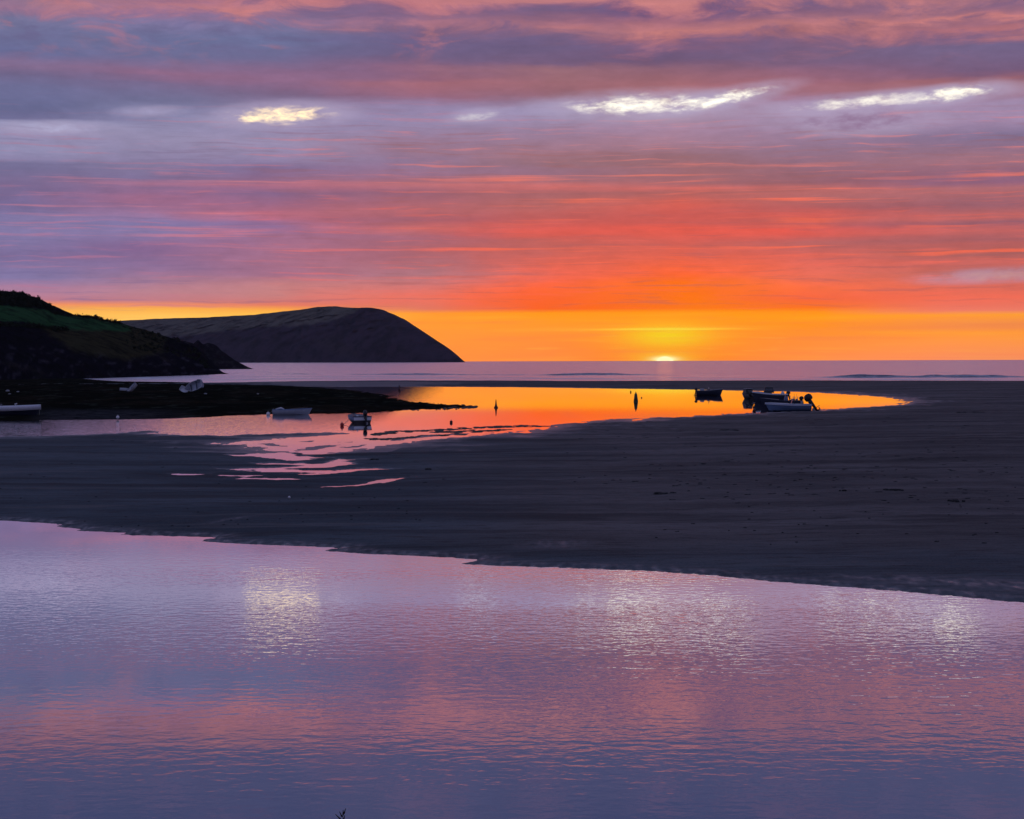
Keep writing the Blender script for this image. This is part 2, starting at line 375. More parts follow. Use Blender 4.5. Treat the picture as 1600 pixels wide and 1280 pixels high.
def water_mat(name, kind):
    m = bpy.data.materials.new(name); m.use_nodes = True
    n = m.node_tree; n.nodes.clear()
    out = n.nodes.new('ShaderNodeOutputMaterial')
    gl = n.nodes.new('ShaderNodeBsdfGlossy'); df = n.nodes.new('ShaderNodeBsdfDiffuse')
    fr = n.nodes.new('ShaderNodeFresnel'); fr.inputs['IOR'].default_value = 1.33
    mx = n.nodes.new('ShaderNodeMixShader')
    v = objco(n)
    sx = n.nodes.new('ShaderNodeSeparateXYZ'); n.links.new(v, sx.inputs[0])
    wx, wy = X(n, sx.outputs[0]), X(n, sx.outputs[1])
    if kind == 'river':
        a1 = noise(n, sc_vec(n, v, (3.5, 3.7, 1)), 1.0, 2, 0.45, 0.2)
        a2 = noise(n, sc_vec(n, v, (9.0, 9.0, 1)), 1.0, 1, 0.5)
        a3 = noise(n, sc_vec(n, v, (0.9, 2.0, 1)), 1.0, 2, 0.5, 0.3)
        big = noise(n, sc_vec(n, v, (0.035, 0.09, 1)), 1.0, 3, 0.55)
        calm = wy.ramp(66, 50) * 0.75 + 0.25                     # sheltered water under the far bank
        band = big.ramp(0.38, 0.62) * 0.75 + 0.35
        right = wx.ramp(-22, 4) * 0.45 + 0.55
        st = calm * band * right * (1.0 - wy.ramp(42, 32) * 0.35)
        nearf = wy.ramp(44, 30)
        hgt = a1 + a2 * 0.07 + a3 * (nearf * 0.7 + 0.4)
        nrm = bump(n, hgt, st * 0.0064)
        rough = 0.006; gain = 1.95; body = (0.12, 0.14, 0.24)
    elif kind == 'lagoon':
        a1 = noise(n, sc_vec(n, v, (1.3, 1.6, 1)), 1.0, 2, 0.5)
        left = wx.ramp(-8, -34) * wy.ramp(230, 180)
        far = wy.ramp(225, 280) * wx.ramp(4, -16)
        nrm = bump(n, a1, left * 0.016 + far * 0.0035 + 0.0009)
        rough = 0.01; gain = 1.9; body = (0.012, 0.016, 0.03)
    else:
        a1 = noise(n, sc_vec(n, v, (0.10, 0.22, 1)), 1.0, 4, 0.6)
        a2 = noise(n, sc_vec(n, v, (0.02, 0.055, 1)), 1.0, 3, 0.6)
        nrm = bump(n, a1 + a2 * 6.0, 0.3)
        rough = 0.2; gain = 1.5; body = (0.05, 0.05, 0.08)
    n.links.new(nrm, gl.inputs['Normal'])
    n.links.new(nrm, fr.inputs['Normal'])
    gl.inputs['Roughness'].default_value = rough
    gl.inputs['Color'].default_value = (1, 1, 1, 1)
    df.inputs['Color'].default_value = (*body, 1)
    fac = (X(n, fr.outputs[0]) * gain).clamp()
    n.links.new(fac.s, mx.inputs[0]); n.links.new(df.outputs[0], mx.inputs[1]); n.links.new(gl.outputs[0], mx.inputs[2])
    last = mx.outputs[0]
    if kind == 'sea':
        fo = attr(n, 'foam')
        fn_ = noise(n, sc_vec(n, v, (0.06, 0.35, 1)), 1.0, 4, 0.6)
        f = (X(n, fo.outputs['Fac']) * fn_.ramp(0.15, 0.5)).clamp()
        fd = n.nodes.new('ShaderNodeBsdfDiffuse'); fd.inputs['Color'].default_value = (0.75, 0.77, 0.8, 1)
        m2 = n.nodes.new('ShaderNodeMixShader')
        n.links.new(f.s, m2.inputs[0]); n.links.new(last, m2.inputs[1]); n.links.new(fd.outputs[0], m2.inputs[2])
        last = m2.outputs[0]
    n.links.new(last, out.inputs[0])
    return m
WM = {k: water_mat(k + '_water', k) for k in ('river', 'lagoon', 'sea')}

# sand
sm, n, b = new_mat('wet_sand')
v = objco(n); wet = X(n, attr(n, 'wet').outputs['Fac'])
g1 = noise(n, sc_vec(n, v, (0.05, 0.12, 0.1)), 1.0, 5, 0.6)
g2 = noise(n, sc_vec(n, v, (0.8, 2.6, 1)), 1.0, 5, 0.65)
g3 = noise(n, sc_vec(n, v, (6.0, 9.0, 1)), 1.0, 4, 0.7)
gr = noise(n, sc_vec(n, v, (60.0, 60.0, 1)), 1.0, 2, 0.7)
bluish = X(n, attr(n, 'bluish').outputs['Fac'])
c = mixc(n, g1.ramp(0.3, 0.7), (0.080, 0.070, 0.066), (0.20, 0.176, 0.164))
c = mixc(n, bluish, c, mixc(n, g1.ramp(0.3, 0.7), (0.048, 0.068, 0.080), (0.115, 0.146, 0.162)))  # mask shifts the sand colour towards blue-grey
c = mixc(n, g2.ramp(0.48, 0.72) * 0.75, c, (0.05, 0.042, 0.04))
c = mixc(n, g3.ramp(0.54, 0.72) * 0.7, c, (0.03, 0.026, 0.026))
gr2 = noise(n, sc_vec(n, v, (16.0, 22.0, 1)), 1.0, 3, 0.75)
c = mixc(n, gr2.ramp(0.5, 0.7) * 0.55, c, (0.26, 0.235, 0.21))
c = mixc(n, gr.ramp(0.3, 0.8) * 0.3, c, (0.05, 0.045, 0.042))
g4 = noise(n, sc_vec(n, v, (0.045, 0.36, 1)), 1.0, 4, 0.6, 0.4)
c = mixc(n, g4.ramp(0.5, 0.66) * 0.55, c, (0.045, 0.042, 0.042))
c = mixc(n, g4.ramp(0.44, 0.34) * 0.30, c, (0.24, 0.21, 0.19))
c = mixc(n, wet * 0.6, c, (0.035, 0.03, 0.03))
n.links.new(c, b.inputs['Base Color'])
rip = n.nodes.new('ShaderNodeTexWave'); rip.wave_type = 'BANDS'; rip.bands_direction = 'Y'
n.links.new(v, rip.inputs['Vector']); rip.inputs['Scale'].default_value = 0.55
rip.inputs['Distortion'].default_value = 9.0; rip.inputs['Detail'].default_value = 3; rip.inputs['Detail Scale'].default_value = 0.35
dry = (1.0 - wet).clamp()
hh = g2 * 0.13 + g3 * 0.06 + X(n, rip.outputs['Fac']) * 0.03 + gr * 0.004
n.links.new(bump(n, hh * dry + g3 * (wet * 0.002), 1.0, 0.8), b.inputs['Normal'])
n.links.new((1.0 - wet * 0.78).s, b.inputs['Roughness'])
b.inputs['Specular IOR Level'].default_value = 0.25
n.links.new((wet * 0.42 + 0.1).s, b.inputs['Specular IOR Level'])
M['sand'] = sm
def cover_mat(name, scale, bumpd):
    m, n, b = new_mat(name)
    v = objco(n)
    a = attr(n, 'cover')
    f = noise(n, sc_vec(n, v, (scale, scale, scale * 1.6)), 1.0, 6, 0.68)
    c = mixc(n, f.ramp(0.42, 0.66) * 0.75, a.outputs['Color'], (0.008, 0.009, 0.008))
    f2 = noise(n, sc_vec(n, v, (scale * .3, scale * .3, scale * 1.1)), 1.0, 4, 0.6)
    c = mixc(n, f2.ramp(0.55, 0.75) * (0.3 if scale > .05 else 0.1), c, (0.07, 0.06, 0.05))
    n.links.new(c, b.inputs['Base Color']); b.inputs['Roughness'].default_value = 1.0
    b.inputs['Specular IOR Level'].default_value = 0.0
    n.links.new(bump(n, f, bumpd), b.inputs['Normal'])
    return m
M['hill'] = cover_mat('hill_cover', 0.12, 3.0)
M['farhill'] = cover_mat('far_hill_cover', 0.012, 3.0)
M['mud'] = cover_mat('weedy_mud', 0.7, 0.12)

# ------------------------------------------------------------------ ground
me_v = [(-31000, -3000, -4.0), (31000, -3000, -4.0), (31000, 9200, -4.0), (-31000, 9200, -4.0)]
tag(np_mesh('seabed_ground', me_v, [(0, 1, 2, 3)], M['sand'], attrs={'wet': np.zeros(4), 'bluish': np.zeros(4)}), kind='structure')

near_shore = [(-900, 775), (-400, 800), (-150, 808), (0, 813), (84, 818), (96, 820), (86, 822.5), (117, 825.5), (128, 827), (119, 829), (183, 831.5), (196, 832.5), (187, 835.5),
              (260, 837), (328, 839), (334, 840.5), (314, 846), (400, 850.5), (470, 853), (524, 855.5), (530, 857), (501, 860.5), (560, 864.5), (640, 868), (700, 871), (744, 873.5), (748, 875), (717, 881),
              (800, 884.5), (880, 887), (960, 889.5), (1030, 893), (1100, 898), (1180, 906), (1250, 912), (1310, 916.5), (1375, 921), (1440, 927), (1500, 932), (1560, 938), (1600, 942), (1900, 978), (2600, 1090)]
far_shore = [(2600, 593), (2000, 594.5), (1600, 595.2), (1400, 594.8), (1200, 594.4), (1060, 595.0), (900, 595.3), (780, 594.6), (600, 594.6), (450, 595.8), (330, 598), (160, 599), (-900, 602)]
lagoon = [(-900, 612), (200, 604), (420, 604), (560, 604.3), (640, 604.5), (800, 605.2), (1000, 608), (1100, 609.4), (1250, 612.6), (1300, 615), (1380, 620.5), (1409, 625), (1415, 629),
          (1405, 632.5), (1350, 636), (1270, 641.5), (1202, 644.5), (1150, 646.5), (1075, 651), (1030, 652.6), (987, 654), (950, 656), (919, 659), (885, 661.5), (868, 663.5), (858, 668), (800, 675), (778, 677), (752, 680), (705, 684),
          (660, 688), (640, 690.5), (622, 694.3), (595, 697), (570, 700.5), (530, 706), (487, 710.5), (462, 709), (455, 704), (430, 704.5), (398, 702), (404, 698), (386, 696), (352, 692.5),
          (380, 690.8), (440, 685.5), (490, 681), (530, 679), (548, 677.5), (525, 676), (470, 676.4), (400, 678.2), (350, 680.6), (290, 680), (236, 678), (262, 674.4), (230, 673.2), (170, 677), (100, 680.5), (0, 682), (-300, 686), (-900, 700)]
pools = [
 [(360, 710.8), (412, 708.8), (440, 707), (455, 708.6), (464, 713), (486, 718.5), (460, 720.6), (436, 717.5), (405, 714), (372, 713.2)],
 [(568, 717.6), (530, 717.4), (519, 721), (505, 725), (467, 728.6), (405, 731), (372, 732), (334, 733.6), (380, 735), (430, 733.4), (500, 731.2), (544, 727), (554, 723.5), (538, 720.8)],
 [(337, 732.4), (410, 736.4), (450, 735.7), (520, 735.6), (555, 733), (584, 731.6), (560, 736.5), (525, 740), (410, 738.2)],
 [(270, 739.6), (318, 740.4), (302, 743.3), (276, 742.4)],
 [(338, 742), (404, 742.2), (392, 746), (468, 749), (440, 750.2), (360, 749), (378, 745.6)],
 [(482, 761.8), (565, 756.8), (598, 750.5), (612, 747.5), (656, 743.8), (618, 750), (600, 754), (566, 758.8), (500, 762.8)],
 [(986, 655.2), (1002, 654.8), (999, 657.6), (988, 657.8)],
 [(842, 668.5), (862, 667.5), (858, 671), (846, 671.5)],
 [(806, 675), (830, 672.5), (824, 676.5)],
]
isles = [
 [(462, 704.5), (478, 699), (504, 696.5), (528, 695.2), (512, 699.5), (490, 703.5)],
 [(530, 699.5), (556, 696.8), (572, 694.5), (566, 698), (545, 700.4)],
 [(402, 694), (430, 692.5), (452, 698), (420, 697)],
 [(468, 690.2), (490, 688.8), (487, 691)], [(528, 690.8), (558, 690), (552, 691.8)],
 [(612, 689), (660, 683.5), (700, 680.8), (742, 677), (700, 678.2), (650, 681)],
]
wetpoly = [
 [(1180, 610.5), (1250, 611), (1330, 612.5), (1400, 616), (1462, 626), (1447, 631), (1410, 636), (1330, 640), (1395, 633), (1420, 628), (1380, 619), (1300, 614)],
 [(330, 598.5), (500, 597.5), (640, 598.5), (760, 600), (680, 605), (560, 606), (420, 606)],
 [(1130, 903), (1180, 897), (1300, 900), (1480, 908), (1650, 915), (1650, 936), (1500, 927), (1375, 917), (1250, 908)],
 [(300, 826), (350, 816), (420, 809), (400, 818), (350, 825)],
 [(800, 858), (840, 852), (930, 855), (900, 863), (820, 866)],
]

def up_faces(nr, nc): return grid_faces(nr, nc)[:, ::-1]
def polar_grid(cs, rs):
    C_, R_ = np.meshgrid(cs, rs); Y_ = FPX * H / R_; X_ = (C_ - 800) / FPX * Y_
    return X_.ravel(), Y_.ravel(), C_.ravel(), R_.ravel()
cs = np.concatenate([np.linspace(-900, -120, 60), np.linspace(-110, 1710, 660), np.linspace(1722, 2600, 60)])
rs = np.concatenate([np.arange(28.6, 60, 0.55), np.arange(60, 215, 0.62), np.arange(215, 425, 0.72)])
gx, gy, gc, grr = polar_grid(cs, rs)
P = np.stack([gx, gy], 1)
outer = gp(near_shore + far_shore)
jit = (fbm(gx / 1.6, gy / 5.0, 3, 5) + 0.7 * fbm(gx / .45, gy / 1.3, 2, 6)) * np.clip(gy / 90, 0.25, 2.2) * 0.65
sd_o = sdf(P, outer)
sd_l = -sdf(P, gp(lagoon))
sd = np.minimum(sd_o + np.where(gy < 80, fbm(gx / .35, gy / .7, 3, 9) * 0.14, 0), sd_l + jit)
for pl in pools:
    sd = np.minimum(sd, -sdf_local(P, gp(pl), 40) + jit * 0.5)
streak = fbm(gx / 9 + 3, gy / 2.4, 4, 111) - 0.30 + 0.02 * np.clip(sdf_local(P, gp([(300, 742), (352, 716), (380, 694), (470, 686), (650, 690), (600, 712), (640, 738), (560, 762), (430, 766), (300, 756)]), 30), -30, 8)
smask = sdf_local(P, gp([(300, 742), (352, 716), (380, 694), (470, 686), (650, 690), (600, 712), (690, 736), (560, 766), (430, 768), (300, 756)]), 30)
sd = np.where(smask > 0, np.minimum(sd, -streak * 6 * sstep(smask, 0, 5) + 1.5 * (1 - sstep(smask, 0, 5))), sd)
for pl in isles:
    sd = np.maximum(sd, sdf_local(P, gp(pl), 12) + jit * 0.5)
sd_front = np.abs(sdf(P, gp(near_shore + [(2600, 1500), (-900, 1500)])))
land = np.clip(sd, 0, None)
z = 0.22 * (1 - np.exp(-land / 16)) + 0.35 * sstep(land, 10, 60)
z += np.where(gy < 120, 0.05 * sstep(land, 0.0, 0.5) + 0.05 * sstep(land, .4, 2.5), 0)
# low swells, ripple ridges and scuffed patches
rough_zone = sstep(gc, 760, 1050) * sstep(grr, 300, 200)
amp = sstep(land, 0.2, 6)
z += amp * (0.05 * fbm(gx / 9, gy / 14, 4, 21) + 0.02 * fbm(gx / 1.2, gy / 3.0, 3, 31) * (0.7 + 1.6 * rough_zone))
z += amp * 0.022 * np.sin(gy / 1.3 + 2.5 * fbm(gx / 12, gy / 12, 2, 44)) * sstep(gc, 1150, 700)
z = np.where(sd > 0, z + 0.004, np.maximum(sd * 0.03, -0.6) - 0.004)
wetv = sstep(z, 0.085, 0.005) * 0.85 * np.where(gy < 100, 0.55, 1.0) * np.where(gy > 480, sstep(gc, 1250, 1000), 1.0)
for k_, pl in enumerate(wetpoly):
    s_ = sdf_local(P, gp(pl), 60)
    sc_ = (6.0, 12.0, 1.5, 0.8, 1.5)[k_]
    wetv = np.maximum(wetv, sstep(s_ + fbm(gx / 3, gy / 8, 3, 61) * sc_ * .5, -sc_ * .3, sc_) * (0.95, 0.6, 0.85, 0.7, 0.6)[k_])
bluishv = np.clip(sstep(gc + 140 * fbm(gx / 14, gy / 22, 3, 81), 980, 520) + 0.7 * sstep(grr + 14 * fbm(gx / 5, gy / 9, 3, 82), 285, 330), 0, 1)  # bluer sand tint towards the left and along the near edge
wetv = np.where((gy < 78) & (sd > 0), np.maximum(wetv, 0.85 * sstep(sd_front, 1.6, 0.1)), wetv)
wetv = np.where(gy < 100, wetv * (0.75 + 0.6 * fbm(gx / .25, gy / .6, 2, 91)), wetv).clip(0, 1)
tag(np_mesh('sand', np.stack([gx, gy, z], 1), up_faces(len(rs), len(cs)), M['sand'], attrs={'wet': wetv, 'bluish': bluishv}), kind='structure')

def sheet(name, x0, x1, y0, y1, z, mat):
    return tag(np_mesh(name, [(x0, y0, z), (x1, y0, z), (x1, y1, z), (x0, y1, z)], [(0, 1, 2, 3)], mat), kind='structure')
sheet('river_water', -120, 120, 9, 78, 0, WM['river'])
YS = FPX * H / 37.0
me_l = [(-170, 78, 0), (170, 78, 0), (420, YS, 0), (-420, YS, 0)]
tag(np_mesh('lagoon_water', me_l, [(0, 1, 2, 3)], WM['lagoon']), kind='structure')

# sea, with breaking waves and foam near the beach
cs2 = np.concatenate([np.linspace(-9000, -150, 30), np.linspace(-140, 1740, 560), np.linspace(1760, 10000, 30)])
rs2 = np.concatenate([np.arange(1.9, 8, 0.5), np.arange(8, 17, 0.2), np.arange(17, 37.0, 0.06), [37.0]])
sx_, sy_, sc2, sr2 = polar_grid(cs2, rs2)
sz = np.zeros_like(sx_)
foam = np.zeros_like(sx_)
def line_r(pts):
    q_ = [(lambda g: (800 + FPX * g.x / g.y, FPX * H / g.y))(G(*p)) for p in pts]
    return np.interp(sc2, [a for a, _ in q_], [b_ for _, b_ in q_], left=-99, right=-99)
def wave(pts, hgt, width, fo=0.0, fw=0.5, off=0.0):
    global sz, foam
    lr = line_r(pts) + 0.5 * fbm(sc2 / 60, sc2 * 0, 3, int(pts[0][0]) % 97)
    ok = lr > 0
    d_ = (sr2 - lr)
    mod = (0.65 + 0.6 * fbm(sc2 / 110, sc2 * 0 + .5, 3, int(pts[0][1] * 3) % 91)) * sstep(sc2, pts[0][0], pts[0][0] + 130) * sstep(sc2, pts[-1][0], pts[-1][0] - 170)
    sz += np.where(ok, hgt * mod * np.exp(-(d_ / np.where(d_ > 0, width * .22, width)) ** 2), 0)
    if fo: foam = np.maximum(foam, np.where(ok, fo * np.clip(mod + .2, 0, 1) * np.exp(-((d_ - off) / fw) ** 2), 0))
wave([(300, 585.3), (420, 585), (600, 586), (820, 586.3), (980, 586.2), (1120, 586.6)], 0.75, 0.4)
wave([(360, 581), (700, 581), (1000, 580.6)], 0.3, 0.5)
wave([(1240, 590.6), (1330, 590.2), (1460, 590), (1600, 589.8), (1900, 589.5)], 1.1, 0.45)
wave([(1000, 584), (1200, 583), (1600, 582)], 0.22, 0.5)
wave([(1100, 578), (1400, 577), (1700, 577)], 0.2, 0.4)
for pts, fo, fw in (
    ([(120, 592), (160, 591.8), (240, 591.2), (330, 590), (400, 588.4)], 1.0, 2.0),
    ([(250, 594.2), (330, 594), (420, 592.2), (520, 591), (640, 590.8), (800, 591), (980, 591.5), (1100, 592)], 0.8, 0.9),
    ([(330, 580.0), (352, 584.8), (372, 584)], 0.7, 0.9),
    ([(390, 578.6), (430, 583)], 0.4, 0.6),
    ([(1060, 593), (1200, 592.6), (1400, 593), (1600, 593.4), (1900, 593.4)], 0.8, 1.3),
    ([(980, 590.2), (1100, 590.5), (1180, 590)], 0.6, 0.5),
    ([(300, 588), (450, 588.6), (620, 588.8), (760, 589)], 0.8, 0.5),
    ([(700, 592.8), (860, 593), (1060, 593)], 0.8, 0.5),
    ([(1240, 588.4), (1420, 588), (1640, 587.8)], 0.5, 0.35)):
    wave(pts, 0.05, 0.5, fo, fw)
foam *= sstep(fbm(sx_ / 14, sy_ / 30, 3, 77), -0.55, 0.15) * .6 + .4
tag(np_mesh('sea_water', np.stack([sx_, sy_, sz], 1), up_faces(len(rs2), len(cs2)), WM['sea'], attrs={'foam': foam}), kind='structure')

# near bank under the photographer
bx = np.linspace(-60, 60, 60); by = np.linspace(-40, 22, 50)
BX, BY = np.meshgrid(bx, by); BX = BX.ravel(); BY = BY.ravel()
BZ = np.interp(BY, [-40, 0, 5, 9, 14, 22], [4.3, 4.3, 3.9, 2.6, 0.4, -0.8]) + 0.08 * fbm(BX / 2, BY / 2, 3, 3)
tag(np_mesh('near_bank_ground', np.stack([BX, BY, BZ], 1), grid_faces(50, 60), M['mud'],
    attrs={'cover': np.tile((0.03, 0.032, 0.02, 1.0), (len(BX), 1))}), kind='structure')

# ------------------------------------------------------------------ weedy mud bank
bank = [(-900, 584), (-200, 586), (0, 587.5), (110, 590), (155, 594), (200, 596.6), (300, 597.6), (340, 599.2), (380, 601), (450, 602.8), (500, 605.5), (550, 610), (600, 617), (612, 622), (640, 627.5), (680, 631), (722, 634), (742, 635.4),
        (720, 637.2), (680, 639.3), (630, 641.2), (580, 644.6), (530, 646.2), (487, 646.4), (430, 647), (380, 648.6), (320, 652), (260, 654.2), (180, 655.6), (90, 656.4), (0, 657.5), (-200, 660), (-900, 672)]
cs3 = np.linspace(-900, 760, 760); rs3 = np.concatenate([np.arange(20, 60, 0.35), np.arange(60, 104, 0.4)])
mx_, my_, mc, mr = polar_grid(cs3, rs3)
PM = np.stack([mx_, my_], 1)
ms = sdf(PM, gp(bank))
edge = fbm(mx_ / 1.2, my_ / 5, 4, 15)
ms2 = ms + edge * 2.0 * sstep(mc, 460, 640) + edge * 0.7
mz = 0.30 * (1 - np.exp(-np.clip(ms2, 0, None) / 9)) + sstep(ms2, 0, 4) * (0.12 * fbm(mx_ / 2.2, my_ / 6, 4, 55) + 0.06 * np.abs(fbm(mx_ / .7, my_ / 1.6, 3, 65)))
mz += sstep(ms, 25, 90) * 0.15
mz = np.where(ms2 > 0, np.maximum(mz, 0.0) + 0.01, np.maximum(ms2 * 0.05, -0.5) - 0.01)
cv = np.zeros((len(mx_), 4)); cv[:, 3] = 1
k1 = sstep(fbm(mx_ / 9, my_ / 30, 3, 88), -0.2, 0.6)[:, None]; k2 = sstep(fbm(mx_ / 3, my_ / 9, 4, 98), 0.3, 0.8)[:, None]
base = np.array((0.009, 0.010, 0.007)) * (1 - k1) + np.array((0.022, 0.017, 0.011)) * k1
base = base * (1 - k2) + np.array((0.035, 0.042, 0.03)) * k2
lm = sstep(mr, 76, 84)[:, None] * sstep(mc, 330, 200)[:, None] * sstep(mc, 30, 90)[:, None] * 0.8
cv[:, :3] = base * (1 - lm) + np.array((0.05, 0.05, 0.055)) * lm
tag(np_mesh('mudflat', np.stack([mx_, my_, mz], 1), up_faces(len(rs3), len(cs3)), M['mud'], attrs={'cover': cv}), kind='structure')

def mud_z(x, y):
    i = np.argmin((mx_ - x) ** 2 + (my_ - y) ** 2); return float(mz[i])
def sand_z(x, y):
    i = np.argmin((gx - x) ** 2 + (gy - y) ** 2); return float(z[i])

# ------------------------------------------------------------------ headlands
def headland(name, ridge, basep, depth, mat, cover, seed, nx=300, nv=70, prof=None, amp=0.02, back=1.3, ns=40.0):
    pxs = np.linspace(ridge[0][0], ridge[-1][0], nx)
    ry = np.interp(pxs, [p[0] for p in ridge], [p[1] for p in ridge])
    byy = np.interp(pxs, [p[0] for p in basep], [p[1] for p in basep])
    dep = np.interp(pxs, [p[0] for p in depth], [p[1] for p in depth])
    V_, C_ = [], []
    vs_ = np.linspace(-0.06, 1 + back, nv)
    for j, v_ in enumerate(vs_):
        for i, px in enumerate(pxs):
            g = G(px, byy[i]); D0 = g.y; az = g.x / g.y
            Dr = D0 + dep[i]
            d_ = ray(px, ry[i]); zr = H + Dr * d_.z / d_.y
            if v_ <= 1:
                Yv = D0 + dep[i] * v_; zz = zr * np.interp(v_, prof[0], prof[1])
                pyv = byy[i] + (ry[i] - byy[i]) * (np.interp(v_, prof[0], prof[1]))
            else:
                Yv = Dr + dep[i] * (v_ - 1) * 1.2; zz = zr * max(-0.02, 1 - ((v_ - 1) / back) ** 1.5 * 1.05); pyv = ry[i]
            V_.append((az * Dr if v_ > 1 else az * Yv, Yv, zz)); C_.append((px, pyv, v_))
    V_ = np.array(V_); C_ = np.array(C_)
    hmax = V_[:, 2].max()
    fade = sstep(C_[:, 2], 0, 0.12) * (1 - 0.85 * np.exp(-((C_[:, 2] - 1) / 0.10) ** 2)) * np.clip(V_[:, 2] / hmax * 2, 0, 1)
    nn = fbm(V_[:, 0] / ns, (V_[:, 1] + V_[:, 2] * 2) / ns, 5, seed, 0.55)
    gul = -np.abs(fbm(V_[:, 0] / (ns * .45), V_[:, 2] / (ns * 1.1), 4, seed + 50))
    V_[:, 1] += (nn * 0.9 + gul * 1.2) * fade * hmax * 0.22
    V_[:, 2] += nn * fade * hmax * amp
    o = np_mesh(name, V_, grid_faces(nv, nx), mat, attrs={'cover': cover(C_, V_)})
    return tag(o, kind='structure'), V_, C_

def in_poly(C_, poly, soft=3.0, seed=1):
    s_ = sdf(C_[:, :2], poly)
    s_ = s_ + fbm(C_[:, 0] / 9, C_[:, 1] / 4, 3, seed) * 2.0
    return sstep(s_, -soft * .5, soft * .5)[:, None]
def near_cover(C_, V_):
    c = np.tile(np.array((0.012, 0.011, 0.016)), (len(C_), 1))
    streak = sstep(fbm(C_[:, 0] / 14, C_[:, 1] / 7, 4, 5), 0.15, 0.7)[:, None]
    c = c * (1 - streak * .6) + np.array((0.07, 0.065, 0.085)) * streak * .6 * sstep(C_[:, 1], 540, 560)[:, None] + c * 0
    g = in_poly(C_, [(60, 520), (110, 518), (200, 508), (235, 514), (262, 528), (255, 552), (200, 566), (120, 556), (80, 535)], 9, 2)
    c = c * (1 - g * .75) + np.array((0.06, 0.055, 0.025)) * g * .75
    f = in_poly(C_, [(-400, 470), (0, 482), (40, 484), (80, 488.5), (130, 496), (170, 501), (203, 510), (206, 519), (180, 522), (110, 519), (60, 513), (0, 510), (-400, 500)], 3, 3)
    c = c * (1 - f) + np.array((0.034, 0.095, 0.036)) * f
    return np.concatenate([c, np.ones((len(c), 1))], 1)
near_ridge = [(-500, 430), (-250, 440), (-60, 452), (0, 455.5), (15, 456), (32, 459.5), (50, 466), (62, 473), (75, 480), (83, 487), (100, 491.5), (125, 493.5), (147, 495.5), (160, 500), (175, 502.5), (190, 505.5), (205, 510),
              (225, 514.5), (250, 522.5), (275, 531), (298, 540), (311, 553), (321, 567), (333, 579), (345, 582.5), (352, 584.5)]
near_prof = ([-0.06, 0, 0.12, 0.3, 0.55, 0.8, 1.0], [-0.02, 0, 0.22, 0.44, 0.62, 0.8, 1.0])
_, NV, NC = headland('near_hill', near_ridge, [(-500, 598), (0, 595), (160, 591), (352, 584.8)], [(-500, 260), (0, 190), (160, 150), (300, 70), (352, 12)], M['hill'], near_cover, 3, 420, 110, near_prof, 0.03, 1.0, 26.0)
def mid_cover(C_, V_):
    c = np.tile(np.array((0.016, 0.013, 0.018, 1.0)), (len(C_), 1)); c[:, :3] += sstep(fbm(C_[:, 0] / 8, C_[:, 1] / 6, 3, 9), 0, .6)[:, None] * 0.02
    return c
headland('middle_promontory', [(200, 524), (290, 533), (302, 537), (309, 531), (313, 536), (318, 538), (324, 535.5), (332, 537), (338, 540), (343, 547), (347, 549), (356, 556), (362, 560.5), (375, 567.5), (384, 572.5), (392, 576.4)],
         [(200, 577.5), (392, 576.8)], [(200, 120), (330, 90), (392, 15)], M['hill'], mid_cover, 13, 200, 60, near_prof, 0.02, 1.0, 40.0)
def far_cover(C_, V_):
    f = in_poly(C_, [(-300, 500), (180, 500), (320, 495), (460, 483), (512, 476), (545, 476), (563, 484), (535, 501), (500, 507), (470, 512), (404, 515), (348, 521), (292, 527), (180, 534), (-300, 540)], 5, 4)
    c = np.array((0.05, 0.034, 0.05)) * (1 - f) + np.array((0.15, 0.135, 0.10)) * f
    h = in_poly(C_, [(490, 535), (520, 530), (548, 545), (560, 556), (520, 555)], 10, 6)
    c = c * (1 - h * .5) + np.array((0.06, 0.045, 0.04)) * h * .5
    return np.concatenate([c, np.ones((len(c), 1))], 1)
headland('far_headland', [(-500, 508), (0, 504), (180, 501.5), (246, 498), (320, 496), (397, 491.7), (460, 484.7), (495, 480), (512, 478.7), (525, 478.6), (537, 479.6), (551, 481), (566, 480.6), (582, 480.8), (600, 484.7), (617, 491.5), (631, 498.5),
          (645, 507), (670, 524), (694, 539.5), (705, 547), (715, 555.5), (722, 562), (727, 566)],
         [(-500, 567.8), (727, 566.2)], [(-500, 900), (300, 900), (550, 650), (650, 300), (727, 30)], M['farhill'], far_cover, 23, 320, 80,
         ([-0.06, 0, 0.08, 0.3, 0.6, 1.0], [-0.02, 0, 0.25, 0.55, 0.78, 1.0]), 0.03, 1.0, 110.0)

# scrub and hedges: leaf clumps
def clumps(name, centres, mat, leaf=0.35, per=60, flat=1.0):
    vs_, fs = [], []
    for (cx, cy, cz, r) in centres:
        n_ = per
        p = rng.normal(size=(n_, 3)); p /= np.linalg.norm(p, axis=1)[:, None]; p *= (rng.random(n_) ** 0.4)[:, None] * r
        p[:, 2] = np.abs(p[:, 2]) * flat
        a = rng.normal(size=(n_, 3)) * leaf * r; b_ = rng.normal(size=(n_, 3)) * leaf * r
        c_ = np.array((cx, cy, cz)) + p
        k = len(vs_) * 3 if False else None
        vs_.append(np.stack([c_, c_ + a, c_ + b_], 1).reshape(-1, 3))
    allv = np.concatenate(vs_); f = np.arange(len(allv)).reshape(-1, 3)
    return np_mesh(name, allv, f, mat, smooth=False)
ids = np.where((NC[:, 2] > 0.93) & (NC[:, 2] < 1.06) & (NC[:, 0] < 86) & (NC[:, 0] > -100))[0]
ids2 = np.where((NC[:, 2] > 0.97) & (NC[:, 2] < 1.03) & (NC[:, 0] >= 84) & (NC[:, 0] < 186))[0]
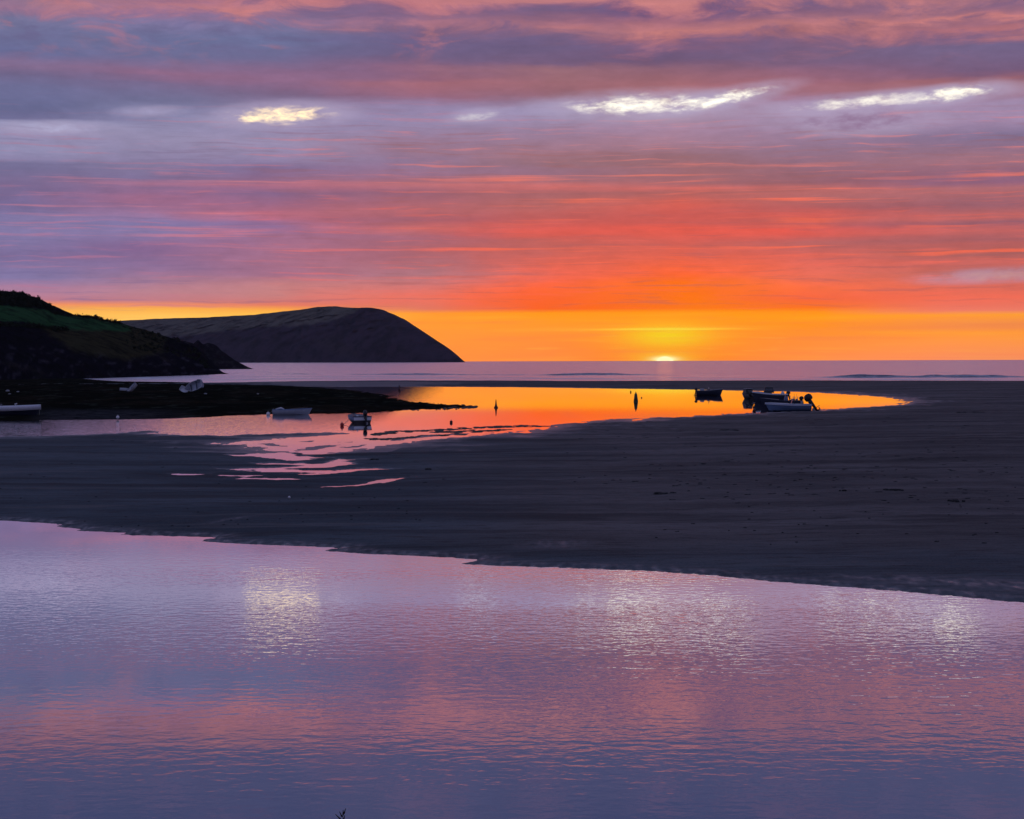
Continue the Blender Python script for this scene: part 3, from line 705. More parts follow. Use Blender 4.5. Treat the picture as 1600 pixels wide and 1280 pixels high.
ids3 = np.where((NC[:, 2] > 0.45) & (NC[:, 2] < 1.0) & (NC[:, 0] > 195) & (NC[:, 0] < 320))[0]
ids4 = np.where((NC[:, 1] > 458) & (NC[:, 1] < 479 + np.clip(NC[:, 0], 0, 90) * .06) & (NC[:, 0] > -60) & (NC[:, 0] < 84) & (NC[:, 2] < 1))[0]
ids5 = np.where((NC[:, 1] > 517) & (NC[:, 1] < 520) & (NC[:, 0] > -60) & (NC[:, 0] < 100) & (NC[:, 2] < 1))[0]
def pick(ii, n_, r0, r1, drop=0.5):
    return [(NV[i, 0] + rng.normal() * 1.5, NV[i, 1] + rng.normal() * 1.5, NV[i, 2] - drop, rng.uniform(r0, r1)) for i in rng.choice(ii, n_)]
sc = clumps('hilltop_scrub', pick(ids, 320, 0.5, 1.1, 0.7) + pick(ids4, 700, 0.6, 1.5), M['scrub'])
tag(sc, 'dark dense scrub crowning the hilltop at the far left', 'scrub', kind='stuff')
hd = clumps('hedge', pick(ids2, 150, 0.5, 1.3, 0.6), M['scrub'])
tag(hd, 'thin dark hedge running down the skyline edge of the green field', 'hedge', kind='stuff')
gs = clumps('gorse', pick(ids3, 240, 0.4, 1.1) + pick(ids5, 160, 0.6, 1.3), M['scrub'])
tag(gs, 'patchy dark gorse on the cliff slope below the green field', 'gorse', kind='stuff')

# seaweed: fringe of the bank, mats at the lagoon edge, wrack on the sand
def mats(name, items, mat, hz=0.05):
    """flat lumpy patches: list of (x, y, z, rx, ry)"""
    vs_, fs = [], []; k = 0
    for (x, y, zz, rx, ry) in items:
        m_ = 12; ang = np.linspace(0, 2 * np.pi, m_, endpoint=False)
        rr = 0.6 + 0.5 * rng.random(m_)
        ring = np.stack([x + np.cos(ang) * rx * rr, y + np.sin(ang) * ry * rr, np.full(m_, zz - 0.02)], 1)
        ring2 = np.stack([x + np.cos(ang) * rx * rr * .6, y + np.sin(ang) * ry * rr * .6, zz + hz * (0.5 + rng.random(m_))], 1)
        vs_ += [ring, ring2, np.array([[x, y, zz + hz * (0.5 + rng.random())]])]
        for i in range(m_):
            j = (i + 1) % m_
            fs += [(k + i, k + j, k + m_ + j), (k + i, k + m_ + j, k + m_ + i), (k + m_ + i, k + m_ + j, k + 2 * m_)]
        k += 2 * m_ + 1
    return np_mesh(name, np.concatenate(vs_), fs, mat, smooth=False)
it = []
for _ in range(420):
    a = random.random() ** 0.8
    px = 600 + a * 145; w_ = (1 - a) ** 0.7 * 6 + 1.2
    py = 636.2 - (1 - a) * 1.5 + random.gauss(0, w_ * .5)
    if py < 627 + a * 6 or py > 643 - a * 4: continue
    g = G(px, py); it.append((g.x, g.y, 0, random.uniform(.1, .38), random.uniform(.5, 2.0)))
fr = mats('seaweed_fringe', it, M['darkweed'], 0.04)
tag(fr, 'black stippled seaweed trailing off the tip of the dark mudflat into orange water', 'seaweed', kind='stuff')
it = []
def band(n_, pts, th, rx, ry):
    for _ in range(n_):
        s = random.random() * (len(pts) - 1); i = int(s); f_ = s - i
        px = pts[i][0] * (1 - f_) + pts[i + 1][0] * f_; py = pts[i][1] * (1 - f_) + pts[i + 1][1] * f_
        g = G(px, py + random.gauss(0, th)); it.append((g.x, g.y, max(0, sand_z(g.x, g.y) * .6), random.uniform(*rx), random.uniform(*ry)))
band(60, [(585, 679), (620, 674.5), (660, 673.2), (700, 671)], 0.8, (.25, .8), (.4, 1.1))
band(60, [(700, 671), (760, 667.8), (800, 666), (862, 666)], 0.7, (.25, .9), (.4, 1.1))
band(50, [(575, 686), (620, 686), (660, 681), (720, 678.5)], 0.7, (.25, .8), (.3, .9))
band(35, [(680, 675), (740, 674), (800, 671)], 0.8, (.25, .9), (.3, .9))
wd = mats('seaweed_mats', it, M['weed'], 0.03)
tag(wd, 'dark green seaweed mats strewn across the pink shallows beside the sand', 'seaweed', kind='stuff')
it = []
def wrack(n_, x0, x1, y0, y1, r):
    for _ in range(n_):
        px, py = random.uniform(x0, x1), random.uniform(y0, y1); g = G(px, py)
        zz = sand_z(g.x, g.y)
        if zz < 0.03: continue
        a = random.uniform(.4, 1) * r; it.append((g.x, g.y, zz, a * random.uniform(1, 2.2), a))
wrack(90, 1050, 1650, 740, 800, .12); wrack(60, 1200, 1650, 690, 760, .15); wrack(40, 880, 1250, 700, 770, .14)
wrack(40, 900, 1600, 655, 690, .3); wrack(50, 0, 700, 760, 830, .05); wrack(40, 1000, 1620, 800, 860, .06); wrack(20, 40, 700, 690, 760, .12)
wk = mats('wrack_scraps', it, M['darkweed'], 0.02)
tag(wk, 'tiny dark scraps of wrack sprinkled over the sand', 'seaweed scraps', kind='stuff')
def clump_thing(px, py, wpx, label):
    g = G(px, py); zz = sand_z(g.x, g.y); s = wpx / (FPX / g.y)
    its = [(g.x + random.uniform(-.45, .45) * s, g.y + random.uniform(-.5, .5) * s * .8, zz, random.uniform(.12, .3) * s, random.uniform(.12, .28) * s) for _ in range(9)]
    tag(mats('seaweed_clump', its, M['darkweed'], 0.05), label, 'seaweed clump', 'seaweed clumps lying on the sand')
for a in ((1396, 779.5, 26, 'dark seaweed clump on the right-hand sand, below the moored boats and near the edge'),
          (1521, 648.5, 42, 'long dark seaweed clump beyond the pointed right end of the orange lagoon'),
          (1040, 781, 34, 'reddish dark seaweed clump in the middle of the sand under the setting sun'),
          (1138, 676, 30, 'thin dark seaweed clump on the sand below the moored boats'),
          (1316, 779, 12, 'small dark seaweed clump just left of the large right-hand clump'),
          (670, 737, 12, 'small dark seaweed clump right of the pink puddles'),
          (585, 721, 12, 'small dark seaweed clump beside the pink puddle below the dinghy'),
          (1495, 797, 30, 'low dark seaweed clump lowest on the right-hand sand')):
    clump_thing(*a)

# ------------------------------------------------------------------ small-object builder
class MB:
    def __init__(s): s.v, s.f = [], []
    def add(s, vs, fs):
        k = len(s.v); s.v += [tuple(v) for v in vs]; s.f += [tuple(k + i for i in f) for f in fs]; return s
    def box(s, c, d, rot=None, taper=1.0):
        vs = []
        for sx2 in (-1, 1):
            for sy2 in (-1, 1):
                for sz2 in (-1, 1):
                    k_ = taper if sz2 > 0 else 1.0
                    p = Vector((sx2 * d[0] / 2 * k_, sy2 * d[1] / 2 * k_, sz2 * d[2] / 2))
                    if rot is not None: p = rot @ p
                    vs.append(p + Vector(c))
        return s.add(vs, [(0, 1, 3, 2), (4, 6, 7, 5), (0, 4, 5, 1), (2, 3, 7, 6), (0, 2, 6, 4), (1, 5, 7, 3)])
    def tube(s, pts, rad, n=10, caps=True):
        rr = rad if isinstance(rad, (list, tuple)) else [rad] * len(pts)
        pts = [Vector(p) for p in pts]; rings = []
        for i, p in enumerate(pts):
            d = (pts[min(i + 1, len(pts) - 1)] - pts[max(i - 1, 0)]).normalized()
            a = d.cross(Vector((0, 0, 1)))
            if a.length < 1e-3: a = Vector((1, 0, 0))
            a.normalize(); b_ = d.cross(a)
            rings.append([p + (a * math.cos(t_) + b_ * math.sin(t_)) * rr[i] for t_ in [2 * math.pi * k / n for k in range(n)]])
        vs = [v for r in rings for v in r]; fs = []
        for i in range(len(pts) - 1):
            for k in range(n):
                fs.append((i * n + k, i * n + (k + 1) % n, (i + 1) * n + (k + 1) % n, (i + 1) * n + k))
        if caps: fs += [tuple(range(n))[::-1], tuple(range((len(pts) - 1) * n, len(pts) * n))]
        return s.add(vs, fs)
    def lathe(s, prof, n=16, c=(0, 0, 0)):
        return s.tube([(c[0], c[1], c[2] + z_) for _, z_ in prof], [max(r_, 1e-3) for r_, _ in prof], n)
    def build(s, name, mat, parent=None, smooth=True, bevel=0.0):
        me = bpy.data.meshes.new(name); me.from_pydata(s.v, [], s.f); me.update(); me.materials.append(mat)
        if smooth:
            for p in me.polygons: p.use_smooth = len(p.vertices) == 4 and smooth != 'flat'
        o = bpy.data.objects.new(name, me); COL.objects.link(o); o.parent = parent
        if bevel:
            bm_ = o.modifiers.new('bevel', 'BEVEL'); bm_.width = bevel; bm_.segments = 2
        return o
def empty(name, loc, rz=0, rx=0, ry=0):
    e = bpy.data.objects.new(name, None); e.location = loc; e.rotation_euler = (rx, ry, rz); e.empty_display_size = .3
    COL.objects.link(e); return e

def hull_pts(L, B, fb, dr, N=22, K=9, bowrise=0.25, full=0.5, inset=0.0, sternw=0.85, flare=0.25):
    rows = []
    for i in range(N + 1):
        s = i / N
        b = B / 2 * (sternw + (1 - sternw) * math.sin(min(s / 0.45, 1) * math.pi / 2)) * (1 - max(0, (s - full) / (1 - full)) ** 2.2)
        b = max(b - inset, 0.012)
        sheer = fb * (1 + bowrise * max(0, s - .35) ** 1.6 * 2.0)
        keel = -dr * (1 - max(0, (s - .75) / .25) ** 2.2 * 1.0) + inset
        row = []
        for k in range(K + 1):
            q_ = k / K
            yy = b * (math.sin(q_ * math.pi / 2) ** 0.75) * (1 - flare * s * (1 - q_) * (s > .5))
            zz = keel + (sheer - keel) * q_ ** 1.35
            xx = -L / 2 + s * (L * 0.86) + (L * .14) * s ** 3 * (0.25 + .75 * (zz + dr) / (sheer + dr)) - inset * s
            row.append((xx, yy, zz))
        rows.append(row)
    return rows
def hull_shell(mb, rows, flip=False):
    N, K = len(rows) - 1, len(rows[0]) - 1
    vs, W = [], 2 * K + 1
    for r_ in rows:
        vs += [(x, -y, z_) for x, y, z_ in reversed(r_[1:])] + [(r_[0][0], 0, r_[0][2])] + [(x, y, z_) for x, y, z_ in r_[1:]]
    fs = []
    for i in range(N):
        for k in range(W - 1):
            f = (i * W + k, i * W + k + 1, (i + 1) * W + k + 1, (i + 1) * W + k); fs.append(f[::-1] if flip else f)
    fs.append(tuple(range(W)) if flip else tuple(range(W))[::-1])          # transom
    mb.add(vs, fs)
def build_hull(root, L, B, fb, dr, mat, inmat, rim, stripe=None, skirt=0.0, **k):
    outer_r = hull_pts(L, B, fb, dr, **k); inner_r = hull_pts(L, B, fb, dr, inset=0.05, **k)
    m_ = MB(); hull_shell(m_, outer_r); h_ = m_.build('hull', mat, root)
    if stripe:
        h_.data.materials.append(stripe)
        for p in h_.data.polygons:
            if len(p.vertices) == 4 and p.center.z < max(dr * 0.12, skirt): p.material_index = 1
    m_ = MB(); hull_shell(m_, inner_r, True)
    # sole
    m_.add([(-L / 2 + .06, -B * .3, 0.06), (L * .25, -B * .3, 0.06), (L * .25, B * .3, 0.06), (-L / 2 + .06, B * .3, 0.06)], [(0, 1, 2, 3)])
    m_.build('interior', inmat, root)
    g_ = MB()
    for sgn in (-1, 1):
        g_.tube([(r_[-1][0], sgn * (r_[-1][1] - .02), r_[-1][2]) for r_ in outer_r], 0.035, 8)
    g_.tube([(outer_r[0][-1][0], -outer_r[0][-1][1], outer_r[0][-1][2]), (outer_r[0][-1][0], outer_r[0][-1][1], outer_r[0][-1][2])], 0.035, 8)
    g_.build('gunwale', rim, root)
    return outer_r
def deck(root, rows, s0, mat, name='foredeck', crown=0.08):
    N = len(rows) - 1; i0 = int(s0 * N); vs, fs = [], []; K = 6
    for i in range(i0, N + 1):
        x, y, z_ = rows[i][-1]
        for k in range(K + 1):
            t_ = -1 + 2 * k / K; vs.append((x, y * t_, z_ + 0.02 + crown * (1 - t_ * t_) * min(1, y * 2)))
    n_ = N - i0
    for i in range(n_):
        for k in range(K): fs.append((i * (K + 1) + k, i * (K + 1) + k + 1, (i + 1) * (K + 1) + k + 1, (i + 1) * (K + 1) + k))
    x, y, z_ = rows[i0][-1]
    k0 = len(vs); vs += [(x, -y, z_ - .35), (x, y, z_ - .35)]
    fs.append((k0, k0 + 1) + tuple(range(K, -1, -1)))
    return MB().add(vs, fs).build(name, mat, root)
def outboard(root, x, zt, tilt, scale=1.0, mat='black', y=0.0):
    """engine on a transom at local x; tilt in degrees swings the leg up and aft"""
    cowl = MB(); R_ = Matrix.Rotation(math.radians(tilt), 3, 'Y')
    def T(p): return R_ @ (Vector(p) * scale) + Vector((x, y, zt))
    prof = [(.16, .10), (.20, .16), (.215, .28), (.20, .42), (.14, .52), (.05, .56)]
    vs, fs = [], []
    nn_ = 12
    for (r_, h_) in prof:
        for k in range(nn_):
            a = 2 * math.pi * k / nn_; vs.append(T((-.12 + math.cos(a) * r_ * 1.35, math.sin(a) * r_ * .85, h_)))
    for i in range(len(prof) - 1):
        for k in range(nn_): fs.append((i * nn_ + k, i * nn_ + (k + 1) % nn_, (i + 1) * nn_ + (k + 1) % nn_, (i + 1) * nn_ + k))
    fs += [tuple(range(nn_))[::-1], tuple(range(len(vs) - nn_, len(vs)))]
    c_ = cowl.add(vs, fs).build('outboard', M[mat], root)
    lg = MB(); lg.tube([T((-.10, 0, .14)), T((-.12, 0, -.3)), T((-.13, 0, -.75))], [.13 * scale, .10 * scale, .075 * scale], 8)
    lg.tube([T((.12, 0, -.78)), T((-.05, 0, -.8)), T((-.32, 0, -.78))], [.02 * scale, .07 * scale, .05 * scale], 8)
    lg.box(T((-.30, 0, -.56)), (.34 * scale, .16 * scale, .02 * scale), R_)
    lg.box(T((-.02, 0, .02)), (.14 * scale, .22 * scale, .3 * scale), R_)
    lg.build('leg', M[mat], c_)
    pr = MB()
    for a in range(3):
        q_ = Matrix.Rotation(a * 2 * math.pi / 3, 3, 'X') @ Matrix.Rotation(.5, 3, 'Z')
        pr.box(T(Vector((-.36, 0, -.78)) + (Matrix.Rotation(a * 2 * math.pi / 3, 3, 'X') @ Vector((0, 0, .08)))), (.02 * scale, .09 * scale, .15 * scale), R_ @ q_)
    pr.build('propeller', M['metal'], c_)
    return c_
def thwart(root, x, rows, z_, mat, L, wd=.22):
    i = min(range(len(rows)), key=lambda i: abs(rows[i][-1][0] - x)); y = rows[i][-1][1] - .04
    return MB().box((x, 0, z_), (wd, y * 2, .035)).build('thwart', mat, root, bevel=.008)
def console(root, x, z0, mat, wscreen=True, w_=.7, h_=.7):
    c_ = MB(); c_.add([(x - .3, -w_ / 2, z0), (x + .3, -w_ / 2, z0), (x + .12, -w_ / 2, z0 + h_), (x - .2, -w_ / 2, z0 + h_ * .85),
                       (x - .3, w_ / 2, z0), (x + .3, w_ / 2, z0), (x + .12, w_ / 2, z0 + h_), (x - .2, w_ / 2, z0 + h_ * .85)],
                      [(0, 1, 2, 3), (7, 6, 5, 4), (0, 4, 5, 1), (1, 5, 6, 2), (2, 6, 7, 3), (3, 7, 4, 0)])
    c_ = c_.build('console', mat, root, smooth=False, bevel=.02)
    if wscreen:
        MB().add([(x + .12, -w_ / 2, z0 + h_), (x + .12, w_ / 2, z0 + h_), (x - .02, w_ / 2 - .05, z0 + h_ + .32), (x - .02, -w_ / 2 + .05, z0 + h_ + .32),
                  (x + .10, -w_ / 2, z0 + h_), (x + .10, w_ / 2, z0 + h_), (x - .04, w_ / 2 - .05, z0 + h_ + .32), (x - .04, -w_ / 2 + .05, z0 + h_ + .32)],
                 [(0, 1, 2, 3), (7, 6, 5, 4), (0, 4, 5, 1), (3, 2, 6, 7), (0, 3, 7, 4), (1, 5, 6, 2)]).build('windscreen', M['glass'], c_, smooth=False)
    st = MB().tube([(x - .25 + .1 * math.cos(a), .16 * math.sin(a), z0 + h_ * .8 + .1 * math.cos(a)) for a in [k * math.pi / 8 for k in range(17)]], .012, 6)
    st.build('steering_wheel', M['black'], c_)
    return c_
def rail(root, pts, mat='metal', r=.016):
    return MB().tube(pts, r, 6).build('rail', M[mat], root)

PI = math.pi
# 1 - left edge motorboat, white topsides over a dark hull, bow to the right
g = G(18, 652); e = empty('motorboat', (g.x, g.y, 0.02), -0.04, 0.0, -0.01)
tag(e, 'white-topped motorboat with a dark hull cut by the left edge of the photo', 'motorboat', 'boats moored in the estuary')
r_ = build_hull(e, 6.4, 2.1, 0.98, 0.3, M['navy'], M['grey'], M['white'], sternw=.9, bowrise=.12)
m_ = MB()
for sgn in (-1, 1):
    vs, fs = [], []
    for row in r_:
        x, y, z_ = row[-1]; vs += [(x * 1.005, sgn * (y + .02), z_ + .22), (x * 1.003, sgn * (y + .075), z_ + .1), (x, sgn * (y + .06), z_ - .33), (x, sgn * (y - .05), z_ - .33), (x, sgn * (y - .06), z_ + .2)]
    for i in range(len(r_) - 1):
        for k in range(5): fs.append((i * 5 + k, i * 5 + (k + 1) % 5, (i + 1) * 5 + (k + 1) % 5, (i + 1) * 5 + k))
    m_.add(vs, fs)
m_.build('topsides', M['white'], e)
deck(e, r_, .62, M['white'])
console(e, -1.1, .35, M['blue'], h_=.75); outboard(e, -3.25, .72, 10, 1.1)
MB().tube([(0.75, -.9, 1.1), (0.75, -.9, 1.42)], .03).tube([(0.65, -.9, 1.38), (0.9, -.9, 1.46)], .07).build('cleat_post', M['white'], e)
MB().tube([(3.1, -.15, .78), (3.12, -.25, .4), (3.1, -.3, 0.02)], .015, 6).build('mooring_rope', M['rope'], e)

# 2 - white rowing boat
g = G(457, 648.2); e = empty('rowing_boat', (g.x, g.y, 0), 0.03)
tag(e, 'pale open rowing boat lying side-on along the edge of the dark mudflat', 'rowing boat', 'boats moored in the estuary')
r_ = build_hull(e, 4.35, 1.55, 0.56, 0.16, M['pale'], M['blue'], M['blue'], bowrise=.28, sternw=.72, full=.42)
thwart(e, -1.2, r_, .42, M['white'], 4.3); thwart(e, .1, r_, .42, M['white'], 4.3); thwart(e, 1.2, r_, .48, M['white'], 4.3, .3)
MB().tube([(-.2, .35, .66), (1.25, .45, .80)], .022, 6).box((1.45, .46, .82), (.45, .12, .02)).build('oar', M['wood'], e)
MB().tube([(-1.9, .3, .62), (-1.3, .35, .76), (-.95, .3, .62)], [.05, .09, .05], 8).build('bundle', M['white'], e)

# 3 - dinghy seen from the stern, outboard tilted up
g = G(559, 660.6); e = empty('dinghy', (g.x, g.y, 0), PI / 2 + 0.32)
tag(e, 'small blue-grey dinghy seen from its stern, dark outboard tilted up, beside red buoy', 'dinghy', 'boats moored in the estuary')
r_ = build_hull(e, 3.9, 1.95, 0.64, 0.22, M['blue'], M['grey'], M['navy'], stripe=M['black'], skirt=.27, sternw=.93, full=.5, bowrise=.3)
thwart(e, -.9, r_, .38, M['grey'], 3.9); thwart(e, .4, r_, .4, M['grey'], 3.9)
MB().box((-1.965, 0, .42), (.03, 1.72, .28)).build('transom_board', M['white'], e, smooth=False, bevel=.01)
MB().box((-1.965, 0, .10), (.025, 1.5, .36), None, 1.12).build('transom_skirt', M['black'], e, smooth=False, bevel=.01)
outboard(e, -2.0, .58, 28, 1.15, y=-.25)
MB().lathe([(.01, .58), (.09, .62), (.12, .70), (.08, .78), (.01, .8)], 12, (-1.3, .35, 0)).build('fender', M['white'], e)

# 4 - dark open launch (left of the moored group), bow to the right
g = G(1109, 617.8); e = empty('launch', (g.x, g.y, 0), 0.05)
tag(e, 'dark open launch with a high raked bow, leftmost boat on the orange lagoon', 'launch', 'boats moored in the estuary')
r_ = build_hull(e, 4.5, 1.8, 0.82, 0.2, M['navy'], M['black'], M['grey'], bowrise=.3, sternw=.85, full=.45)
deck(e, r_, .7, M['black']); outboard(e, -2.25, .75, 8, .9)
console(e, -.2, .3, M['black'], h_=.75); MB().box((-1.3, 0, 1.0), (.7, .9, .25), None, .8).build('engine_cover', M['grey'], e, smooth=False, bevel=.05)

# 5 - boat seen end-on
g = G(1170, 623.2); e = empty('motorboat', (g.x, g.y, 0), PI / 2 + .22)
tag(e, 'dark cabin boat seen end-on against the orange lagoon, just left of the white moored boats', 'motorboat', 'boats moored in the estuary')
r_ = build_hull(e, 4.8, 1.85, 0.72, 0.25, M['black'], M['black'], M['black'], bowrise=.25, sternw=.9)
deck(e, r_, .45, M['black'])
cb = MB().box((.4, 0, 1.15), (1.6, 1.25, .75), None, .78).build('cabin', M['black'], e, smooth=False, bevel=.05)
MB().box((-.405, 0, 1.2), (.02, .75, .3)).build('window', M['glass'], cb, smooth=False)
MB().box((.35, 0, 1.545), (1.45, 1.05, .05)).build('cabin_roof', M['grey'], e, smooth=False, bevel=.02)
outboard(e, -2.42, .62, 62, 1.1, y=.45)
for zz in (.52, .18): MB().lathe([(.01, zz - .06), (.06, zz - .03), (.07, zz), (.06, zz + .03), (.01, zz + .06)], 10, (-2.46, -.1, 0)).build('fender', M['buoywhite'], e)

# 6 - white boat with a dark cuddy, bow left
g = G(1203, 628.5); e = empty('cabin_boat', (g.x, g.y, 0), PI - 0.12)
tag(e, 'grey-white boat with a black wheelhouse top, bow pointing left, behind the front speedboat', 'cabin boat', 'boats moored in the estuary')
r_ = build_hull(e, 5.0, 2.0, 1.15, 0.25, M['navy'], M['grey'], M['white'], bowrise=.30, sternw=.9)
deck(e, r_, .5, M['grey'], crown=.12)
cb = MB().box((.15, 0, 1.72), (1.5, 1.35, .8), None, .72).build('wheelhouse', M['black'], e, smooth=False, bevel=.06)
for sgn in (-1, 1): MB().box((.15, sgn * .60, 1.75), (1.0, .03, .3), Matrix.Rotation(sgn * .23, 3, 'X')).build('window', M['glass'], cb, smooth=False)
m_ = MB()
for sgn in (-1, 1): m_.tube([(q_[-1][0], sgn * (q_[-1][1] + .012), q_[-1][2] - .10) for q_ in r_], .05, 8)
m_.build('rubbing_strake', M['white'], e)
outboard(e, -2.5, 1.0, 12, 1.0)

# 7 - middle boat with console and windscreen
g = G(1219, 634.8); e = empty('console_boat', (g.x, g.y, 0), PI - 0.10)
tag(e, 'dark-hulled boat with a centre console and windscreen between the wheelhouse boat and front speedboat', 'motorboat', 'boats moored in the estuary')
r_ = build_hull(e, 5.2, 2.0, 0.72, 0.25, M['navy'], M['black'], M['navy'], bowrise=.45, sternw=.9)
deck(e, r_, .6, M['black']); console(e, -.75, .6, M['blue'], w_=.9, h_=.75); outboard(e, -2.65, .7, 15, 1.0)
for x, y in ((-1.5, .4), (-1.75, -.3), (-2.1, .1)):
    s_ = MB().box((x, y, .75), (.3, .4, .4)).box((x - .13, y, 1.05), (.07, .4, .4)).build('seat', M['grey'], e, smooth=False, bevel=.03)
rail(e, [(-1.2, .7, .75), (-1.3, .7, 1.35), (-1.3, -.7, 1.35), (-1.2, -.7, .75)])
for x in (-1.7, -2.0): MB().tube([(x, .8, .72), (x - .05, .82, 1.6)], .014, 6).build('fishing_rod', M['black'], e)

# 8 - front speedboat aground on the sand
g = G(1231, 642.5); e = empty('speedboat', (g.x, g.y, 0.06), PI - 0.03, 0, 0)
tag(e, 'blue-grey speedboat drawn up on the sand, bow left, outboard tilted at its right end', 'speedboat', 'boats moored in the estuary')
r_ = build_hull(e, 5.3, 2.0, 0.74, 0.12, M['blue'], M['grey'], M['white'], stripe=M['black'], bowrise=.22, sternw=.92, full=.5)
deck(e, r_, .55, M['grey'])
m_ = MB()
for sgn in (-1, 1): m_.tube([(q_[-1][0], sgn * (q_[-1][1] + .01), q_[-1][2] - .12) for q_ in r_], .045, 8)
m_.build('rubbing_strake', M['white'], e)
console(e, -.5, .3, M['grey'], h_=.6)
for y in (-.45, .45): MB().box((-1.4, y, .6), (.45, .45, .3)).box((-1.6, y, .9), (.08, .45, .4)).build('seat', M['grey'], e, smooth=False, bevel=.03)
outboard(e, -2.45, .95, 34, 1.7, y=.1)
MB().tube([(-1.9, -.8, .75), (-1.95, -.8, 1.3)], .02).build('rod_holder', M['metal'], e)

# boats lying on the mudflat
def at_mud(px, py): g_ = G(px, py); return (g_.x, g_.y, mud_z(g_.x, g_.y))
p = at_mud(209, 615); e = empty('beached_dinghy', (p[0], p[1], p[2] + .55), 1.9, 0.0, 0.0); e.rotation_euler = (0.9, -0.55, -0.7)
tag(e, 'pale dinghy tipped bow-up on the dark mudflat, leftmost of the beached boats', 'dinghy', 'small boats lying on the mudflat')
r_ = build_hull(e, 3.2, 1.5, 0.5, 0.12, M['white'], M['white'], M['blue'], bowrise=.3); thwart(e, -.5, r_, .3, M['blue'], 3.2); thwart(e, .5, r_, .3, M['blue'], 3.2)
p = at_mud(195, 613); e = empty('upturned_tender', (p[0], p[1], p[2] + .42), 0.1); e.rotation_euler = (PI, 0.05, 0.2)
tag(e, 'tiny upturned tender on the mud just left of the tipped pale dinghy', 'tender', 'small boats lying on the mudflat')
build_hull(e, 1.9, 1.0, 0.38, 0.1, M['grey'], M['grey'], M['grey'], bowrise=.2)
p = at_mud(304, 617); e = empty('beached_boat', (p[0], p[1], p[2] + .9)); e.rotation_euler = (-1.15, 0.35, PI * .92)
tag(e, 'blue-white boat heeled on its side on the mud, right of the tipped dinghy', 'boat', 'small boats lying on the mudflat')
r_ = build_hull(e, 3.4, 1.9, 0.6, 0.4, M['blue'], M['pale'], M['white'], bowrise=.3); thwart(e, -.6, r_, .3, M['navy'], 3.4); thwart(e, .5, r_, .3, M['navy'], 3.4)
p = at_mud(289, 616.5); e = empty('beached_tender', (p[0], p[1], p[2] + .5)); e.rotation_euler = (1.25, 0.5, -.3)
tag(e, 'small white tender leaning against the left side of the heeled blue-white boat', 'tender', 'small boats lying on the mudflat')
build_hull(e, 1.7, 1.0, 0.4, 0.1, M['white'], M['white'], M['white'], bowrise=.2)
p = at_mud(309.5, 601); e = empty('mooring_post', p)
tag(e, 'stubby dark post on the skyline of the mudflat behind the heeled boat', 'post')
MB().lathe([(.28, -.3), (.25, .5), (.24, .9), (.1, 1.0)], 10).build('post_shaft', M['wood'], e)
MB().lathe([(.34, .9), (.36, 1.05), (.2, 1.2)], 10).build('post_cap', M['black'], e)
for px, py, s_ in ((137, 590.2, 1.0), (31, 590, .8), (12, 614.5, .8), (28, 615, .6), (321, 617.4, .5), (403, 617.8, .35), (15, 619, .4)):
    x, y, z_ = at_mud(px, py + 1); mb_ = MB()
    ico = [(rng.normal(size=3)) for _ in range(1)]
    prof = [(s_ * .3, -.1), (s_ * .42, .1 * s_), (s_ * .36, .3 * s_), (s_ * .15, .42 * s_)]
    mb_.lathe(prof, 7); o = mb_.build('pale_rock', M['grey'], None)
    o.location = (x, y, z_); o.scale = (random.uniform(1, 1.8), 1, random.uniform(.6, 1)); o.rotation_euler.z = random.random() * 3
    where = {137: 'small pale rock at the foot of the cliff, right of the other one there', 31: 'small pale rock at the foot of the cliff near the left edge',
             12: 'pale rock on the mudflat above the left-edge motorboat', 28: 'smaller pale rock beside another one on the mudflat above the left-edge motorboat',
             321: 'pale rock just right of the heeled blue-white boat', 403: 'lone pale rock on the mudflat above the rowing boat', 15: 'small pale rock low on the mudflat above the left-edge motorboat'}[px]
    tag(o, where, 'rock', 'pale rocks scattered over the mudflat')

# ------------------------------------------------------------------ buoys and markers
def buoy(px, py, rpx, mat, label, z=0.0, tall=1.0):
    g_ = G(px, py + rpx * .8, z); k_ = (FPX / g_.y); r = rpx / k_
    e = empty('mooring_buoy', (g_.x, g_.y, z))
    tag(e, label, 'buoy', 'mooring buoys')
    m_ = MB(); n_ = 9
    m_.lathe([(r * math.sin(math.pi * i / n_), r * .62 + r * tall * -math.cos(math.pi * i / n_)) for i in range(n_ + 1)], 14)
    m_.build('float', M[mat], e)
    MB().tube([(r * .28 * math.cos(a), 0, r * .62 + r * tall + r * .25 + r * .28 * math.sin(a)) for a in [k * math.pi / 5 for k in range(11)]], r * .09, 6).build('ring', M['metal'], e)
mudz = lambda px, py: max(0, mud_z(*G(px, py)[:2]))
buoy(56, 646.5, 2.8, 'buoywhite', 'white buoy hanging by the bow of the left-edge motorboat')
buoy(184, 651.5, 2.6, 'buoywhite', 'small whitish buoy alone at the lower edge of the mudflat', mudz(184, 652))
buoy(419, 646.4, 3.0, 'buoywhite', 'pale buoy just left of the rowing boat')
buoy(534.5, 663.5, 3.0, 'buoyred', 'red buoy on pink water immediately left of the dinghy', 0, 1.25)
buoy(705, 659, 2.4, 'buoydark', 'dark red buoy alone on the pinkish orange water between dinghy and conical marker')
buoy(1091.5, 614, 1.3, 'buoydark', 'tiny dark buoy just left of the dark open launch', 0, 1.6)
buoy(985.5, 612.3, 1.1, 'buoydark', 'tiny dark buoy just left of the tall channel marker', 0, 1.7)
buoy(1002.5, 621.2, 1.0, 'buoydark', 'tiny faint buoy just right of the tall channel marker')
buoy(1178.8, 641.5, 2.5, 'buoydark', 'dark red buoy close in front of the moored boats near the sand edge')
